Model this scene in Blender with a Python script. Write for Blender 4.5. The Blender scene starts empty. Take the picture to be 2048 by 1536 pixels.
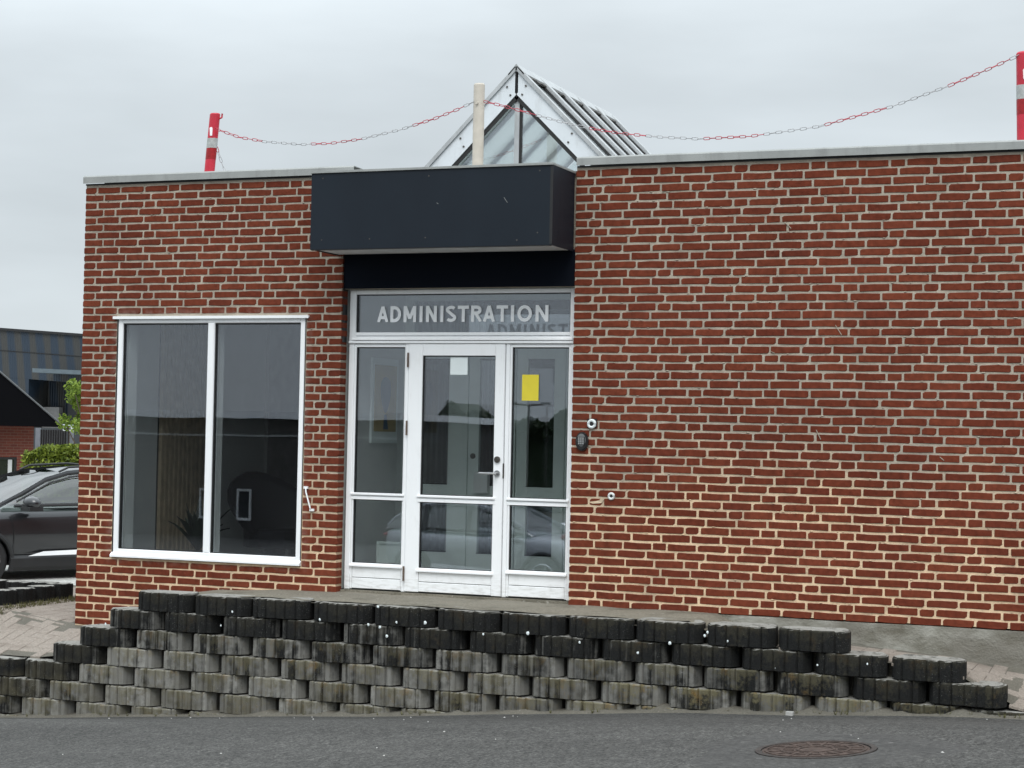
import bpy, math, random
from mathutils import Matrix, Vector
random.seed(7)
sc = bpy.context.scene
COL = sc.collection

# ------------------------------------------------------------------ camera, sky, sun, exposure
cam_d = bpy.data.cameras.new('camera'); cam = bpy.data.objects.new('camera', cam_d); COL.objects.link(cam)
sc.camera = cam
cam_d.sensor_width = 36.0; cam_d.lens = 65.96; cam_d.clip_start = 0.1; cam_d.clip_end = 2000
yaw, pitch, roll = -0.3787, 0.0276, 0.0199
fwd = Vector((math.sin(yaw)*math.cos(pitch), math.cos(yaw)*math.cos(pitch), math.sin(pitch)))
rgt = Vector((math.cos(yaw), -math.sin(yaw), 0)); up = rgt.cross(fwd)
rr = math.cos(roll)*rgt + math.sin(roll)*up; uu = -math.sin(roll)*rgt + math.cos(roll)*up
M = Matrix((rr, uu, -fwd)).transposed().to_4x4(); M.translation = Vector((5.0575, -14.005, 1.3054))
cam.matrix_world = M

SUN_EL, SUN_AZ = math.radians(52), math.radians(150)
wd = bpy.data.worlds.new("World"); sc.world = wd; wd.use_nodes = True
nt = wd.node_tree; nt.nodes.clear()
def wn(t, **k):
    n = nt.nodes.new(t)
    for a, v in k.items(): setattr(n, a, v)
    return n
L = nt.links.new
out = wn('ShaderNodeOutputWorld'); bg = wn('ShaderNodeBackground'); bg.inputs[1].default_value = 0.1
sky = wn('ShaderNodeTexSky'); sky.sky_type = 'NISHITA'; sky.sun_disc = False
sky.sun_elevation = SUN_EL; sky.sun_rotation = SUN_AZ
# overcast deck: brighter towards the zenith (three times the horizon), softly mottled
tc = wn('ShaderNodeTexCoord'); sep = wn('ShaderNodeSeparateXYZ'); L(tc.outputs['Generated'], sep.inputs[0])
mr = wn('ShaderNodeMapRange'); mr.inputs['From Min'].default_value = 0.18; mr.inputs['From Max'].default_value = 1.0
mr.inputs['To Min'].default_value = 7.9; mr.inputs['To Max'].default_value = 28.0
L(sep.outputs[2], mr.inputs['Value'])
mp = wn('ShaderNodeMapping'); mp.inputs['Scale'].default_value = (1.6, 1.6, 6.0); L(tc.outputs['Generated'], mp.inputs[0])
nz = wn('ShaderNodeTexNoise'); nz.inputs['Scale'].default_value = 1.7; nz.inputs['Detail'].default_value = 5; nz.inputs['Roughness'].default_value = .5
L(mp.outputs[0], nz.inputs['Vector'])
rg = wn('ShaderNodeMapRange'); rg.inputs['From Min'].default_value = .3; rg.inputs['From Max'].default_value = .7
rg.inputs['To Min'].default_value = .82; rg.inputs['To Max'].default_value = 1.13; L(nz.outputs[0], rg.inputs['Value'])
mu = wn('ShaderNodeMath', operation='MULTIPLY'); L(mr.outputs[0], mu.inputs[0]); L(rg.outputs[0], mu.inputs[1])
vc = wn('ShaderNodeVectorMath', operation='SCALE'); vc.inputs[0].default_value = (.868, .95, 1.0); L(mu.outputs[0], vc.inputs['Scale'])
mx = wn('ShaderNodeMix', data_type='RGBA'); mx.inputs[0].default_value = .95
L(sky.outputs[0], mx.inputs[6]); L(vc.outputs[0], mx.inputs[7]); L(mx.outputs[2], bg.inputs[0]); L(bg.outputs[0], out.inputs[0])

sun_d = bpy.data.lights.new('sun', 'SUN'); sun_d.energy = 1.5; sun_d.angle = math.radians(35); sun_d.color = (1, .97, .93)
sun = bpy.data.objects.new('sun', sun_d); COL.objects.link(sun)
sdir = Vector((.35*math.cos(SUN_EL), -.94*math.cos(SUN_EL), math.sin(SUN_EL)))
sun.rotation_euler = sdir.to_track_quat('Z', 'Y').to_euler(); sun.location = (5, -10, 12)
sc.view_settings.view_transform = 'Standard'; sc.view_settings.look = 'None'
sc.view_settings.exposure = 0.0; sc.view_settings.gamma = 1.0; sc.view_settings.use_curve_mapping = False
sc.cycles.max_bounces = 12; sc.cycles.transparent_max_bounces = 40; sc.cycles.glossy_bounces = 6
sc.cycles.use_denoising = True

# ------------------------------------------------------------------ helpers
def sstep(a, b, x):
    t = min(1, max(0, (x-a)/(b-a))); return t*t*(3-2*t)
def lerp(a, b, t): return a+(b-a)*t
def interp(pts, x):
    if x <= pts[0][0]: return pts[0][1]
    for (a, b), (c, d) in zip(pts, pts[1:]):
        if x <= c: return lerp(b, d, (x-a)/(c-a))
    return pts[-1][1]

class MB:
    def __init__(s): s.v = []; s.f = []; s.m = []; s.mi = 0; s.sm = False
    def add(s, vs, fs):
        n = len(s.v) if len(vs) else 0; s.v += [tuple(p) for p in vs]; s.f += [tuple(i+n for i in f) for f in fs]; s.m += [s.mi]*len(fs); return s
    def box(s, x0, x1, y0, y1, z0, z1, M=None):
        vs = [Vector((x, y, z)) for x in (x0, x1) for y in (y0, y1) for z in (z0, z1)]
        if M: vs = [M @ p for p in vs]
        return s.add(vs, [(0,1,3,2), (4,6,7,5), (0,4,5,1), (2,3,7,6), (0,2,6,4), (1,5,7,3)])
    def bbox(s, x0, x1, y0, y1, z0, z1, b=.004):     # box with chamfered front (-y) edges
        vs = [(x0,y1,z0),(x1,y1,z0),(x1,y1,z1),(x0,y1,z1), (x0,y0+b,z0),(x1,y0+b,z0),(x1,y0+b,z1),(x0,y0+b,z1),
              (x0+b,y0,z0+b),(x1-b,y0,z0+b),(x1-b,y0,z1-b),(x0+b,y0,z1-b)]
        return s.add(vs, [(0,1,2,3)[::-1] if 0 else (3,2,1,0)[::-1][::-1]] + [(0,4,5,1)[::-1], (1,5,6,2)[::-1], (2,6,7,3)[::-1], (3,7,4,0)[::-1],
              (4,8,9,5)[::-1], (5,9,10,6)[::-1], (6,10,11,7)[::-1], (7,11,8,4)[::-1], (8,11,10,9)[::-1]])
    def tube(s, pts, r, n=8, closed=False, r1=None):
        pts = [Vector(p) for p in pts]; k = len(pts); base = len(s.v); ref = Vector((0.03, .02, 1)).normalized()
        for i, p in enumerate(pts):
            if closed: d = pts[(i+1) % k]-pts[i-1]
            else: d = pts[min(i+1, k-1)]-pts[max(i-1, 0)]
            d.normalize(); a = d.cross(ref)
            if a.length < .1: a = d.cross(Vector((0, 1, 0)))
            a.normalize(); b = d.cross(a); rad = r if r1 is None else lerp(r, r1, i/(k-1))
            for j in range(n):
                t = 2*math.pi*j/n; s.v.append(tuple(p+a*math.cos(t)*rad+b*math.sin(t)*rad))
        fs = []
        for i in range(k if closed else k-1):
            for j in range(n):
                a0 = base+i*n+j; a1 = base+i*n+(j+1) % n; b0 = base+((i+1) % k)*n+j; b1 = base+((i+1) % k)*n+(j+1) % n
                fs.append((a0, a1, b1, b0))
        if not closed: fs += [tuple(base+j for j in range(n))[::-1], tuple(base+(k-1)*n+j for j in range(n))]
        s.f += fs; s.m += [s.mi]*len(fs); return s
    def cyl(s, c, ax, r, h, n=20, r1=None):
        c = Vector(c); ax = Vector(ax).normalized(); return s.tube([c, c+ax*h], r, n, r1=r1)
    def prism(s, poly, y0, y1, ax='y'):               # polygon in (x,z) extruded along y
        n = len(poly)
        if ax == 'y': vs = [(x, y0, z) for x, z in poly]+[(x, y1, z) for x, z in poly]
        elif ax == 'x': vs = [(y0, a, z) for a, z in poly]+[(y1, a, z) for a, z in poly]
        else: vs = [(a, b, y0) for a, b in poly]+[(a, b, y1) for a, b in poly]
        return s.add(vs, [tuple(range(n))[::-1], tuple(range(n, 2*n))]+[(i, (i+1) % n, n+(i+1) % n, n+i) for i in range(n)])
    def mesh(s, name):
        me = bpy.data.meshes.new(name); me.from_pydata(s.v, [], s.f); me.update(); return me
    def build(s, name, mat, parent=None, smooth=False, local=False):
        me = s.mesh(name)
        for m in (mat if isinstance(mat, list) else [mat]): me.materials.append(m)
        if isinstance(mat, list): me.polygons.foreach_set('material_index', s.m)
        import bmesh
        bm = bmesh.new(); bm.from_mesh(me); bmesh.ops.recalc_face_normals(bm, faces=bm.faces); bm.to_mesh(me); bm.free()
        if smooth:
            me.polygons.foreach_set('use_smooth', [True]*len(me.polygons)); me.set_sharp_from_angle(angle=math.radians(smooth if smooth is not True else 35))
        return link(name, me, parent, local)
def link(name, me, parent=None, local=False):
    o = bpy.data.objects.new(name, me); COL.objects.link(o)
    if parent:
        o.parent = parent
        if not local: o.matrix_parent_inverse = INV[parent.name] if parent.name in INV else Matrix.Identity(4)
        if not local and parent.name in INV: INV[o.name] = INV[parent.name] if False else Matrix.Identity(4)
    return o
INV = {}
def tag(o, label=None, cat=None, group=None, kind=None):
    for k, v in (('label', label), ('category', cat), ('group', group), ('kind', kind)):
        if v: o[k] = v
    return o
def thing(name, loc, label, cat, group=None, rz=0):
    o = bpy.data.objects.new(name, None); COL.objects.link(o); o.location = loc; o.rotation_euler = (0, 0, rz); o.empty_display_size = .2
    INV[o.name] = (Matrix.Translation(Vector(loc)) @ Matrix.Rotation(rz, 4, 'Z')).inverted()
    return tag(o, label, cat, group)
def copy_tree(o, parent=None):
    c = o.copy(); COL.objects.link(c)
    if parent: c.parent = parent
    for ch in list(o.children): copy_tree(ch, c)
    return c

# ------------------------------------------------------------------ materials
class NT:
    def __init__(s, name):
        s.m = bpy.data.materials.new(name); s.m.use_nodes = True; s.t = s.m.node_tree
        s.b = s.t.nodes['Principled BSDF']; s.o = s.t.nodes['Material Output']
    def n(s, t, ins=None, **k):
        nd = s.t.nodes.new(t)
        for a, v in k.items(): setattr(nd, a, v)
        for a, v in (ins or {}).items(): s.set(nd.inputs[a], v)
        return nd
    def set(s, sock, v):
        if isinstance(v, bpy.types.NodeSocket): s.t.links.new(v, sock)
        elif isinstance(v, bpy.types.Node): s.t.links.new(v.outputs[0], sock)
        elif hasattr(sock.default_value, '__len__') and len(sock.default_value) == 4 and len(v) == 3: sock.default_value = (*v, 1)
        else: sock.default_value = v
    def coord(s, kind='Object'): return s.n('ShaderNodeTexCoord').outputs[kind]
    def pos(s): return s.n('ShaderNodeNewGeometry').outputs['Position']
    def map(s, v, scale=(1,1,1), loc=(0,0,0)): return s.n('ShaderNodeMapping', {'Vector': v, 'Scale': scale, 'Location': loc}).outputs[0]
    def noise(s, v, sc_, det=3, rough=.55): return s.n('ShaderNodeTexNoise', {'Vector': v, 'Scale': sc_, 'Detail': det, 'Roughness': rough}).outputs[0]
    def vor(s, v, sc_, f='F1'): return s.n('ShaderNodeTexVoronoi', {'Vector': v, 'Scale': sc_}, feature=f).outputs[0]
    def rng(s, v, a, b, c=0., d=1.): return s.n('ShaderNodeMapRange', {'Value': v, 'From Min': a, 'From Max': b, 'To Min': c, 'To Max': d}).outputs[0]
    def math(s, op, a, b=0., c=0.): return s.n('ShaderNodeMath', {0: a, 1: b, 2: c}, operation=op).outputs[0]
    def mix(s, f, a, b): return s.n('ShaderNodeMix', {0: f, 6: a, 7: b}, data_type='RGBA').outputs[2]
    def mixs(s, f, a, b): return s.n('ShaderNodeMixShader', {0: f, 1: a, 2: b}).outputs[0]
    def bump(s, h, st=.3, d=.01, nrm=None):
        ins = {'Height': h, 'Strength': st, 'Distance': d}
        if nrm is not None: ins['Normal'] = nrm
        return s.n('ShaderNodeBump', ins).outputs[0]
    def hsv(s, col, v): return s.n('ShaderNodeHueSaturation', {'Color': col, 'Value': v}).outputs[0]
    def fin(s, col=None, rough=None, nrm=None, **k):
        if col is not None: s.set(s.b.inputs['Base Color'], col)
        if rough is not None: s.set(s.b.inputs['Roughness'], rough)
        if nrm is not None: s.set(s.b.inputs['Normal'], nrm)
        for a, v in k.items(): s.set(s.b.inputs[a.replace('_', ' ')], v)
        return s.m

def plain(name, col, rough=.6, var=.12, sc_=8, bump=.08, metal=0., spec=.5, dirt=None):
    t = NT(name); p = t.coord('Object'); n = t.noise(p, sc_, 4); n2 = t.noise(p, sc_*14, 3)
    c = t.mix(t.rng(n, .3, .7), tuple(x*(1-var) for x in col), tuple(min(1, x*(1+var)) for x in col))
    if dirt:
        c = t.mix(t.math('MULTIPLY', t.rng(t.noise(t.map(p, (5, 5, 1.2)), 2.2, 6, .65), .52, .75), dirt[1]), c, dirt[0])
    return t.fin(c, t.rng(n, .2, .8, rough*.85, min(1, rough*1.15)), t.bump(n2, bump, .002), Metallic=metal, Specular_IOR_Level=spec)

# brick: one colour per brick, sanded face, dark fired specks, pale smears
t = NT('brick'); g = t.n('ShaderNodeNewGeometry'); oi = t.n('ShaderNodeObjectInfo'); pos = g.outputs['Position']
rnd = t.math('FRACT', t.math('ADD', g.outputs['Random Per Island'], oi.outputs['Random']))
cr = t.n('ShaderNodeValToRGB', {0: rnd}); e = cr.color_ramp
for i, (p_, c_) in enumerate([(0, (.128, .030, .017)), (.3, (.141, .034, .0185)), (.65, (.152, .0375, .020)), (.92, (.168, .043, .023)), (1, (.118, .0295, .0175))]):
    el = e.elements[i] if i < 2 else e.elements.new(p_)
    el.position = p_; el.color = (*c_, 1)
fine = t.noise(pos, 190, 3); mid = t.noise(pos, 24, 4, .6); big = t.noise(pos, 1.1, 3)
c = t.hsv(cr.outputs[0], t.rng(mid, .25, .75, .72, 1.28))
c = t.hsv(c, t.rng(big, .35, .65, .9, 1.1))
c = t.hsv(c, t.rng(t.noise(t.map(pos, (3.2, 3.2, .35)), 1.6, 4, .6), .58, .75, 1., .78))
c = t.mix(t.rng(fine, .62, .72, 0, .5), c, (.05, .018, .016))
c = t.mix(t.math('MULTIPLY', t.rng(t.noise(t.map(pos, (1, 1, 2.2)), 9, 5, .7), .66, .78), .4), c, (.34, .2, .15))   # mortar smears
sx = t.n('ShaderNodeSeparateXYZ', {0: pos})
# cement smear left round the window opening
wx = t.math('MAXIMUM', t.math('SUBTRACT', t.math('ABSOLUTE', t.math('ADD', sx.outputs[0], 3.322)), .93), t.math('SUBTRACT', t.math('ABSOLUTE', t.math('SUBTRACT', sx.outputs[2], 1.24)), 1.05))
wm = t.math('MULTIPLY', t.rng(wx, .075, .0), t.rng(t.noise(pos, 14, 4), .42, .6))
c = t.mix(t.math('MULTIPLY', wm, .5), c, (.3, .2, .17))
h = t.math('ADD', t.math('MULTIPLY', fine, .5), t.math('MULTIPLY', mid, .9))
t.fin(c, .93, t.bump(h, .6, .006), Specular_IOR_Level=.12); M_BRICK = t.m

t = NT('mortar'); pos = t.pos(); s3 = t.n('ShaderNodeSeparateXYZ', {0: pos})
lvl = t.math('ADD', s3.outputs[2], t.math('MULTIPLY', t.math('SUBTRACT', t.noise(t.map(pos, (1, 1, 1)), 1.3, 4), .5), 1.6))
warm = t.rng(lvl, 1.25, .7); n1 = t.noise(pos, 11, 4); n2 = t.noise(pos, 90, 3)
c = t.mix(warm, (.42, .37, .30), (.72, .54, .36))
c = t.hsv(c, t.rng(n1, .3, .7, .78, 1.15)); c = t.mix(t.rng(n2, .6, .75, 0, .4), c, (.16, .13, .11))
c = t.mix(t.math('MULTIPLY', t.rng(t.noise(pos, 2.4, 5, .6), .5, .72), .5), c, (.2, .165, .14))
t.fin(c, .95, t.bump(t.math('ADD', n1, t.math('MULTIPLY', n2, .6)), .8, .008), Specular_IOR_Level=.2); M_MORTAR = t.m

# far brickwork (too far to pick bricks apart)
t = NT('far_brickwork'); p = t.pos()
b = t.n('ShaderNodeTexBrick', {'Vector': t.n('ShaderNodeCombineXYZ', {0: t.math('ADD', t.n('ShaderNodeSeparateXYZ', {0: p}).outputs[0], t.n('ShaderNodeSeparateXYZ', {0: p}).outputs[1]), 1: t.n('ShaderNodeSeparateXYZ', {0: p}).outputs[2]}).outputs[0],
     'Color1': (.19, .05, .032), 'Color2': (.14, .036, .026), 'Mortar': (.2, .12, .09), 'Scale': 1., 'Mortar Size': .006, 'Brick Width': .24, 'Row Height': .067})
c = t.hsv(b.outputs[0], t.rng(t.noise(p, 1.2, 3), .3, .7, .85, 1.15)); t.fin(c, .9, t.bump(t.noise(p, 40), .2, .01)); M_FARBRICK = t.m

# white painted wood with grime in runs
t = NT('white_paint'); p = t.pos(); n = t.noise(t.map(p, (7, 7, 1.6)), 3, 6, .65); n2 = t.noise(p, 60, 4)
c = t.mix(t.rng(n, .55, .85, 0, .35), (.9, .91, .92), (.6, .6, .58))
c = t.mix(t.rng(n2, .66, .78, 0, .22), c, (.5, .49, .46))
low = t.rng(t.n('ShaderNodeSeparateXYZ', {0: p}).outputs[2], .22, .0)
c = t.mix(t.math('MULTIPLY', low, t.rng(t.noise(t.map(p, (2, 2, 9)), 6, 5), .45, .7, 0, .5)), c, (.42, .4, .36))
t.fin(c, t.rng(n, .3, .7, .3, .5), t.bump(n2, .12, .002)); M_WHITE = t.m
M_SEAM = plain('dark_rubber_gasket', (.015, .015, .015), .6)
M_GREYMETAL = plain('zinc_flashing', (.315, .325, .315), .6, .1, 5, .1, metal=.1, dirt=((.17, .17, .165), .5))
M_ALU = plain('aluminium_profile', (.46, .475, .48), .45, .12, 6, .06, metal=.3, dirt=((.2, .2, .19), .6))
M_NAVY = None
t = NT('navy_fascia_board'); p = t.pos(); n = t.noise(t.map(p, (1, 1, .5)), 2.2, 5); n2 = t.noise(p, 130, 3)
c = t.mix(t.rng(n, .3, .7), (.005, .0095, .0165), (.0065, .0125, .021))
c = t.mix(t.rng(t.noise(t.map(p, (3, 3, 3)), 22, 5, .7), .74, .8, 0, .3), c, (.12, .13, .14))
t.fin(c, t.rng(n, .3, .7, .42, .55), t.bump(n2, .12, .001), Specular_IOR_Level=.3); M_NAVY = t.m
M_NAVYD = plain('navy_panel', (.004, .006, .011), .75, .1, 3, spec=.08)
M_SOFFIT = plain('soffit_board', (.7, .71, .7), .7, .1, 4)
M_BLACK = plain('black_plastic', (.012, .012, .013), .45, .2)
M_STEEL = plain('brushed_steel', (.5, .5, .5), .3, .1, 20, .1, metal=1.)
M_DARKSTEEL = plain('aged_steel', (.12, .11, .1), .45, .3, 20, .1, metal=.8)
M_HINGE = plain('rusty_hinge', (.14, .1, .08), .6, .3, 60, .2, metal=.5)
M_PAPER = plain('paper', (.74, .8, .8), .9, .03)
M_YELLOW = plain('yellow_paper', (.72, .6, .045), .8, .05)
M_LETTER = plain('white_letter_foil', (.95, .96, .97), .5, .02)
M_INWALL = plain('interior_plaster', (.60, .615, .61), .9, .04)
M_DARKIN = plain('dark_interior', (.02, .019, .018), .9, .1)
M_INFRAME = plain('inner_frame_paint', (.76, .83, .79), .5, .05)
M_SLAT = plain('oak_slat', (.40, .32, .22), .6, .2, 12)
M_CARPET = plain('interior_floor', (.05, .047, .044), .9, .1)
M_LEATHER = plain('black_leather', (.004, .004, .006), .6, .2, spec=.15)
M_LEAFD = plain('houseplant_leaf', (.006, .012, .006), .5, .3)
M_ROOF = plain('roof_felt', (.09, .09, .09), .9, .2)

def glassmat(name, tint=(.945, .955, .955), base=.062, wav=.0035, rough=0.0, haze=0.0):
    t = NT(name); p = t.pos(); n = t.noise(t.map(p, (1, 1, 1)), 1.6, 1); nr = t.bump(n, wav, .1)
    tr = t.n('ShaderNodeBsdfTransparent', {'Color': tint}); gl = t.n('ShaderNodeBsdfGlossy', {'Color': (.90, .92, 1.), 'Roughness': rough, 'Normal': nr})
    lw = t.n('ShaderNodeLayerWeight', {'Blend': .5, 'Normal': nr})
    f = t.math('ADD', t.math('MULTIPLY', t.math('POWER', lw.outputs['Facing'], 5.), .9), base)
    o = t.mixs(f, tr.outputs[0], gl.outputs[0])
    if haze:
        o = t.mixs(haze, o, t.mixs(.6, t.n('ShaderNodeBsdfDiffuse', {'Color': (.7, .73, .72)}).outputs[0], t.n('ShaderNodeBsdfTranslucent', {'Color': (.8, .83, .82)}).outputs[0]))
    t.t.links.new(o, t.o.inputs[0]); return t.m
M_GLASS = glassmat('window_glass'); M_GLASSIN = glassmat('inner_glass', (.93, .95, .94), .10, .003)
M_GLASSROOF = glassmat('skylight_glass', (.95, .98, .97), .17, .004, 0., .06)
M_GLASSSLOPE = glassmat('dusty_skylight_glass', (.95, .98, .97), .2, .004, 0., .35)
M_CARGLASS = glassmat('car_glass', (.35, .42, .4), .12, 0.)
M_FARGLASS = plain('dark_window', (.02, .024, .026), .08, .2, 2, 0., spec=.8)

# concrete planter blocks: obj.color R = black algae, G = lichen, B = tone
t = NT('block_concrete'); oi = t.n('ShaderNodeObjectInfo'); ob = t.coord('Object'); pos = t.pos()
cs = t.n('ShaderNodeSeparateColor', {0: oi.outputs['Color']}); ox = t.n('ShaderNodeSeparateXYZ', {0: ob})
fine = t.noise(pos, 110, 4, .6); mid = t.noise(pos, 15, 5, .6)
streak = t.noise(t.map(pos, (26, 26, .9)), 1., 4, .6)
base = t.mix(t.rng(streak, .3, .7), (.135, .131, .12), (.29, .284, .264))
fac = t.n('ShaderNodeTexWhiteNoise', {'Vector': t.n('ShaderNodeCombineXYZ', {0: t.math('FLOOR', t.math('MULTIPLY', t.math('ADD', ox.outputs[0], .2575), 11.65)), 1: t.math('MULTIPLY', oi.outputs['Random'], 91.)}).outputs[0]}).outputs[0]
base = t.hsv(base, t.rng(fac, 0, 1, .72, 1.25))
base = t.mix(t.rng(mid, .3, .7, 0, .5), base, (.15, .146, .13))
base = t.hsv(base, t.rng(cs.outputs[2], 0, 1, .74, 1.18))
st2 = t.math('ADD', t.math('MULTIPLY', streak, 1.1), t.math('MULTIPLY', mid, .55))
thr = t.math('SUBTRACT', t.math('ADD', t.math('ADD', st2, t.math('MULTIPLY', fac, .16)), cs.outputs[0]), 1.20)
edge = t.math('MULTIPLY', t.rng(t.math('ABSOLUTE', ox.outputs[0]), .1, .26), t.rng(cs.outputs[0], .95, .3, 0, .32))
alg = t.rng(t.math('SUBTRACT', thr, edge), -.12, .16)
c = t.mix(alg, base, t.mix(t.rng(fine, .4, .7), (.005, .0055, .0055), (.018, .018, .0175)))
c = t.mix(t.rng(fine, .62, .76, 0, .35), c, (.03, .03, .028))
up_ = t.n('ShaderNodeSeparateXYZ', {0: t.n('ShaderNodeNewGeometry').outputs['Normal']}).outputs[2]
lz = t.math('ADD', t.rng(ox.outputs[2], -.1, -.005, 0, .25), t.math('MULTIPLY', t.rng(t.math('ABSOLUTE', ox.outputs[0]), .17, .02), .16))
li = t.math('MULTIPLY', t.rng(t.math('ADD', t.noise(pos, 30, 6, .75), lz), .62, .8), cs.outputs[1])
c = t.mix(t.math('MULTIPLY', li, .65), c, t.mix(t.rng(t.noise(pos, 9, 3), .55, .7), (.17, .15, .085), (.24, .15, .045)))
grime = t.math('MULTIPLY', t.rng(pos and t.n('ShaderNodeSeparateXYZ', {0: pos}).outputs[2], -.45, -.95), t.rng(t.noise(pos, 6, 5), .4, .65, 0, .6))
c = t.mix(grime, c, (.1, .088, .055))
topm = t.math('MULTIPLY', t.rng(up_, .6, .9), t.rng(t.noise(pos, 12, 6, .7), .32, .5))
c = t.mix(topm, c, t.mix(fine, (.14, .135, .12), (.42, .41, .38)))
sp = t.math('LESS_THAN', t.vor(pos, 75), .11)
c = t.mix(t.math('MULTIPLY', t.math('MULTIPLY', sp, t.rng(t.noise(pos, 3.1, 2), .5, .6)), .7), c, (.42, .42, .4))
t.fin(c, .92, t.bump(t.math('ADD', t.math('MULTIPLY', fine, .7), mid), .7, .008), Specular_IOR_Level=.3); M_BLOCK = t.m

def ground(name, a, b, pale, sc_=1., dark=(.03, .03, .03), bs=.6, agg=130, blot=.5, con=.2, lv=.14):
    t = NT(name); p = t.pos(); f = t.noise(p, agg, 5, .85); v = t.vor(p, agg*1.2); m = t.noise(p, 3*sc_, 5, .6); l = t.noise(t.map(p, (.5, 1.6, 1)), .8*sc_, 4)
    c = t.mix(t.rng(f, .5-con, .5+con), a, b)
    c = t.hsv(c, t.rng(l, .35, .65, 1-lv, 1+lv)); c = t.mix(t.rng(m, .52, .75, 0, blot), c, dark)
    c = t.hsv(c, t.rng(t.noise(t.map(p, (1, .45, 1)), 21, 3, .7), .38, .62, .8, 1.2) if con < .1 else 1.)
    c = t.mix(t.rng(t.noise(p, agg*.55, 2), .68, .74, 0, .6), c, pale)
    t.fin(c, .88, t.bump(t.math('ADD', f, t.math('MULTIPLY', v, .8)), bs, .006), Specular_IOR_Level=.35); return t.m
M_ASPH = ground('asphalt', (.020, .0195, .0185), (.112, .109, .102), (.22, .21, .2), dark=(.035, .034, .033), agg=52, blot=.4, con=.09, bs=1.)
M_PAVER = ground('weathered_paver', (.2, .172, .145), (.33, .285, .245), (.4, .38, .35), dark=(.17, .14, .115), agg=60, con=.12, lv=.03, blot=.9)
M_CONC = ground('rough_concrete', (.10, .09, .068), (.28, .255, .205), (.45, .43, .39), dark=(.07, .065, .045), agg=45, blot=.8)
M_SAND = ground('joint_sand', (.08, .074, .06), (.18, .165, .135), (.28, .26, .23), dark=(.05, .046, .035), agg=70)
M_PARK = ground('pale_parking_concrete', (.36, .36, .34), (.5, .49, .46), (.6, .6, .58), dark=(.25, .25, .23), agg=52, con=.09, bs=1.)
M_DARKBAND = ground('dark_band_ground', (.02, .018, .015), (.05, .045, .035), (.1, .1, .08))
M_FIELD = ground('far_ground', (.05, .055, .04), (.09, .09, .07), (.12, .12, .1))
M_MOSS = plain('dry_moss', (.09, .085, .03), .95, .4, 30)
t = NT('plinth_render'); p = t.pos(); f = t.noise(p, 60, 5, .65); m = t.noise(t.map(p, (1, 1, 2)), 3.5, 5, .6); m2 = t.noise(p, 1.6, 4)
c = t.mix(t.rng(m, .35, .65), (.13, .12, .09), (.34, .33, .29)); c = t.mix(t.rng(m2, .45, .65, 0, .7), c, (.17, .155, .13)); c = t.mix(t.rng(f, .6, .75, 0, .4), c, (.07, .068, .05))
t.fin(c, .93, t.bump(t.math('ADD', f, t.math('MULTIPLY', m, 2)), .7, .012)); M_PLINTH = t.m

# ------------------------------------------------------------------ ground
EDGE = [(-40, -2.0), (-12, -1.78), (-8, -1.45), (-4.6, -1.13), (-1.4, -.885), (1.15, -.67), (3.33, -.545), (8, -.42), (30, -.2)]
def road_z(x, y):
    e = interp(EDGE, x); c = max(-1.75, -.375+.07*(min(x, 12)-2.6))
    c -= .42*sstep(-9, -14, y)*sstep(3, -1, x)
    z = lerp(e, c, sstep(-.6, -3.3, y) if y > -3.3 else 1)
    if y < -22: z = lerp(z, -2.1, sstep(-22, -36, y))
    return z
def grid(name, xs, ys, fz, mat, **k):
    b = MB(); n = len(ys)
    for x in xs:
        for y in ys: b.v.append((x, y, fz(x, y)))
    for i in range(len(xs)-1):
        for j in range(n-1): b.f.append((i*n+j, (i+1)*n+j, (i+1)*n+j+1, i*n+j+1))
    b.m = [0]*len(b.f); o = b.build(name, mat, smooth=180); tag(o, kind='structure'); return o
def fr(a, b, n): return [a+(b-a)*i/n for i in range(n+1)]
grid('road', fr(-60, -8, 16)+fr(-7.5, 8, 62)+fr(9, 60, 16), fr(-60, -16, 14)+fr(-15.5, -.75, 60), lambda x, y: road_z(x, y)+.004*math.sin(x*3.1+y*1.3)*math.sin(y*2.3-x), M_ASPH)
g = MB(); g.add([(-900, -900, -2.5), (900, -900, -2.5), (900, 900, -2.5), (-900, 900, -2.5)], [(0, 1, 2, 3)])
tag(g.build('far_ground', M_FIELD), kind='structure')

def terr_z(x, y):
    if x < -2.2:
        kk = min(1, max(0, (-4.62-x)/.8)); zl = -.43+.11*kk+(.24+.13*kk)*min(y, 0)
        return lerp(zl, -.035, sstep(-4.5, -2.3, x))
    if x < .6: return -.035
    z = interp([(.6, -.045), (2.24, -.19), (2.98, -.24), (3.5, -.295), (7, -.41)], x)
    return z+(min(z, -.475)-z)*min(1, max(0, -y/.8))*sstep(3.1, 3.6, x)
grid('terrace', fr(-9, -4.63, 14)+[-4.6]+fr(-4.4, 7, 50), fr(-.80, -.005, 10)+[.09], lambda x, y: terr_z(x, y) - .006, M_SAND)
grid('side_pavement', fr(-9, -4.64, 16), fr(.1, 2.4, 12), lambda x, y: terr_z(x, y)-.006, M_SAND)
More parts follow.
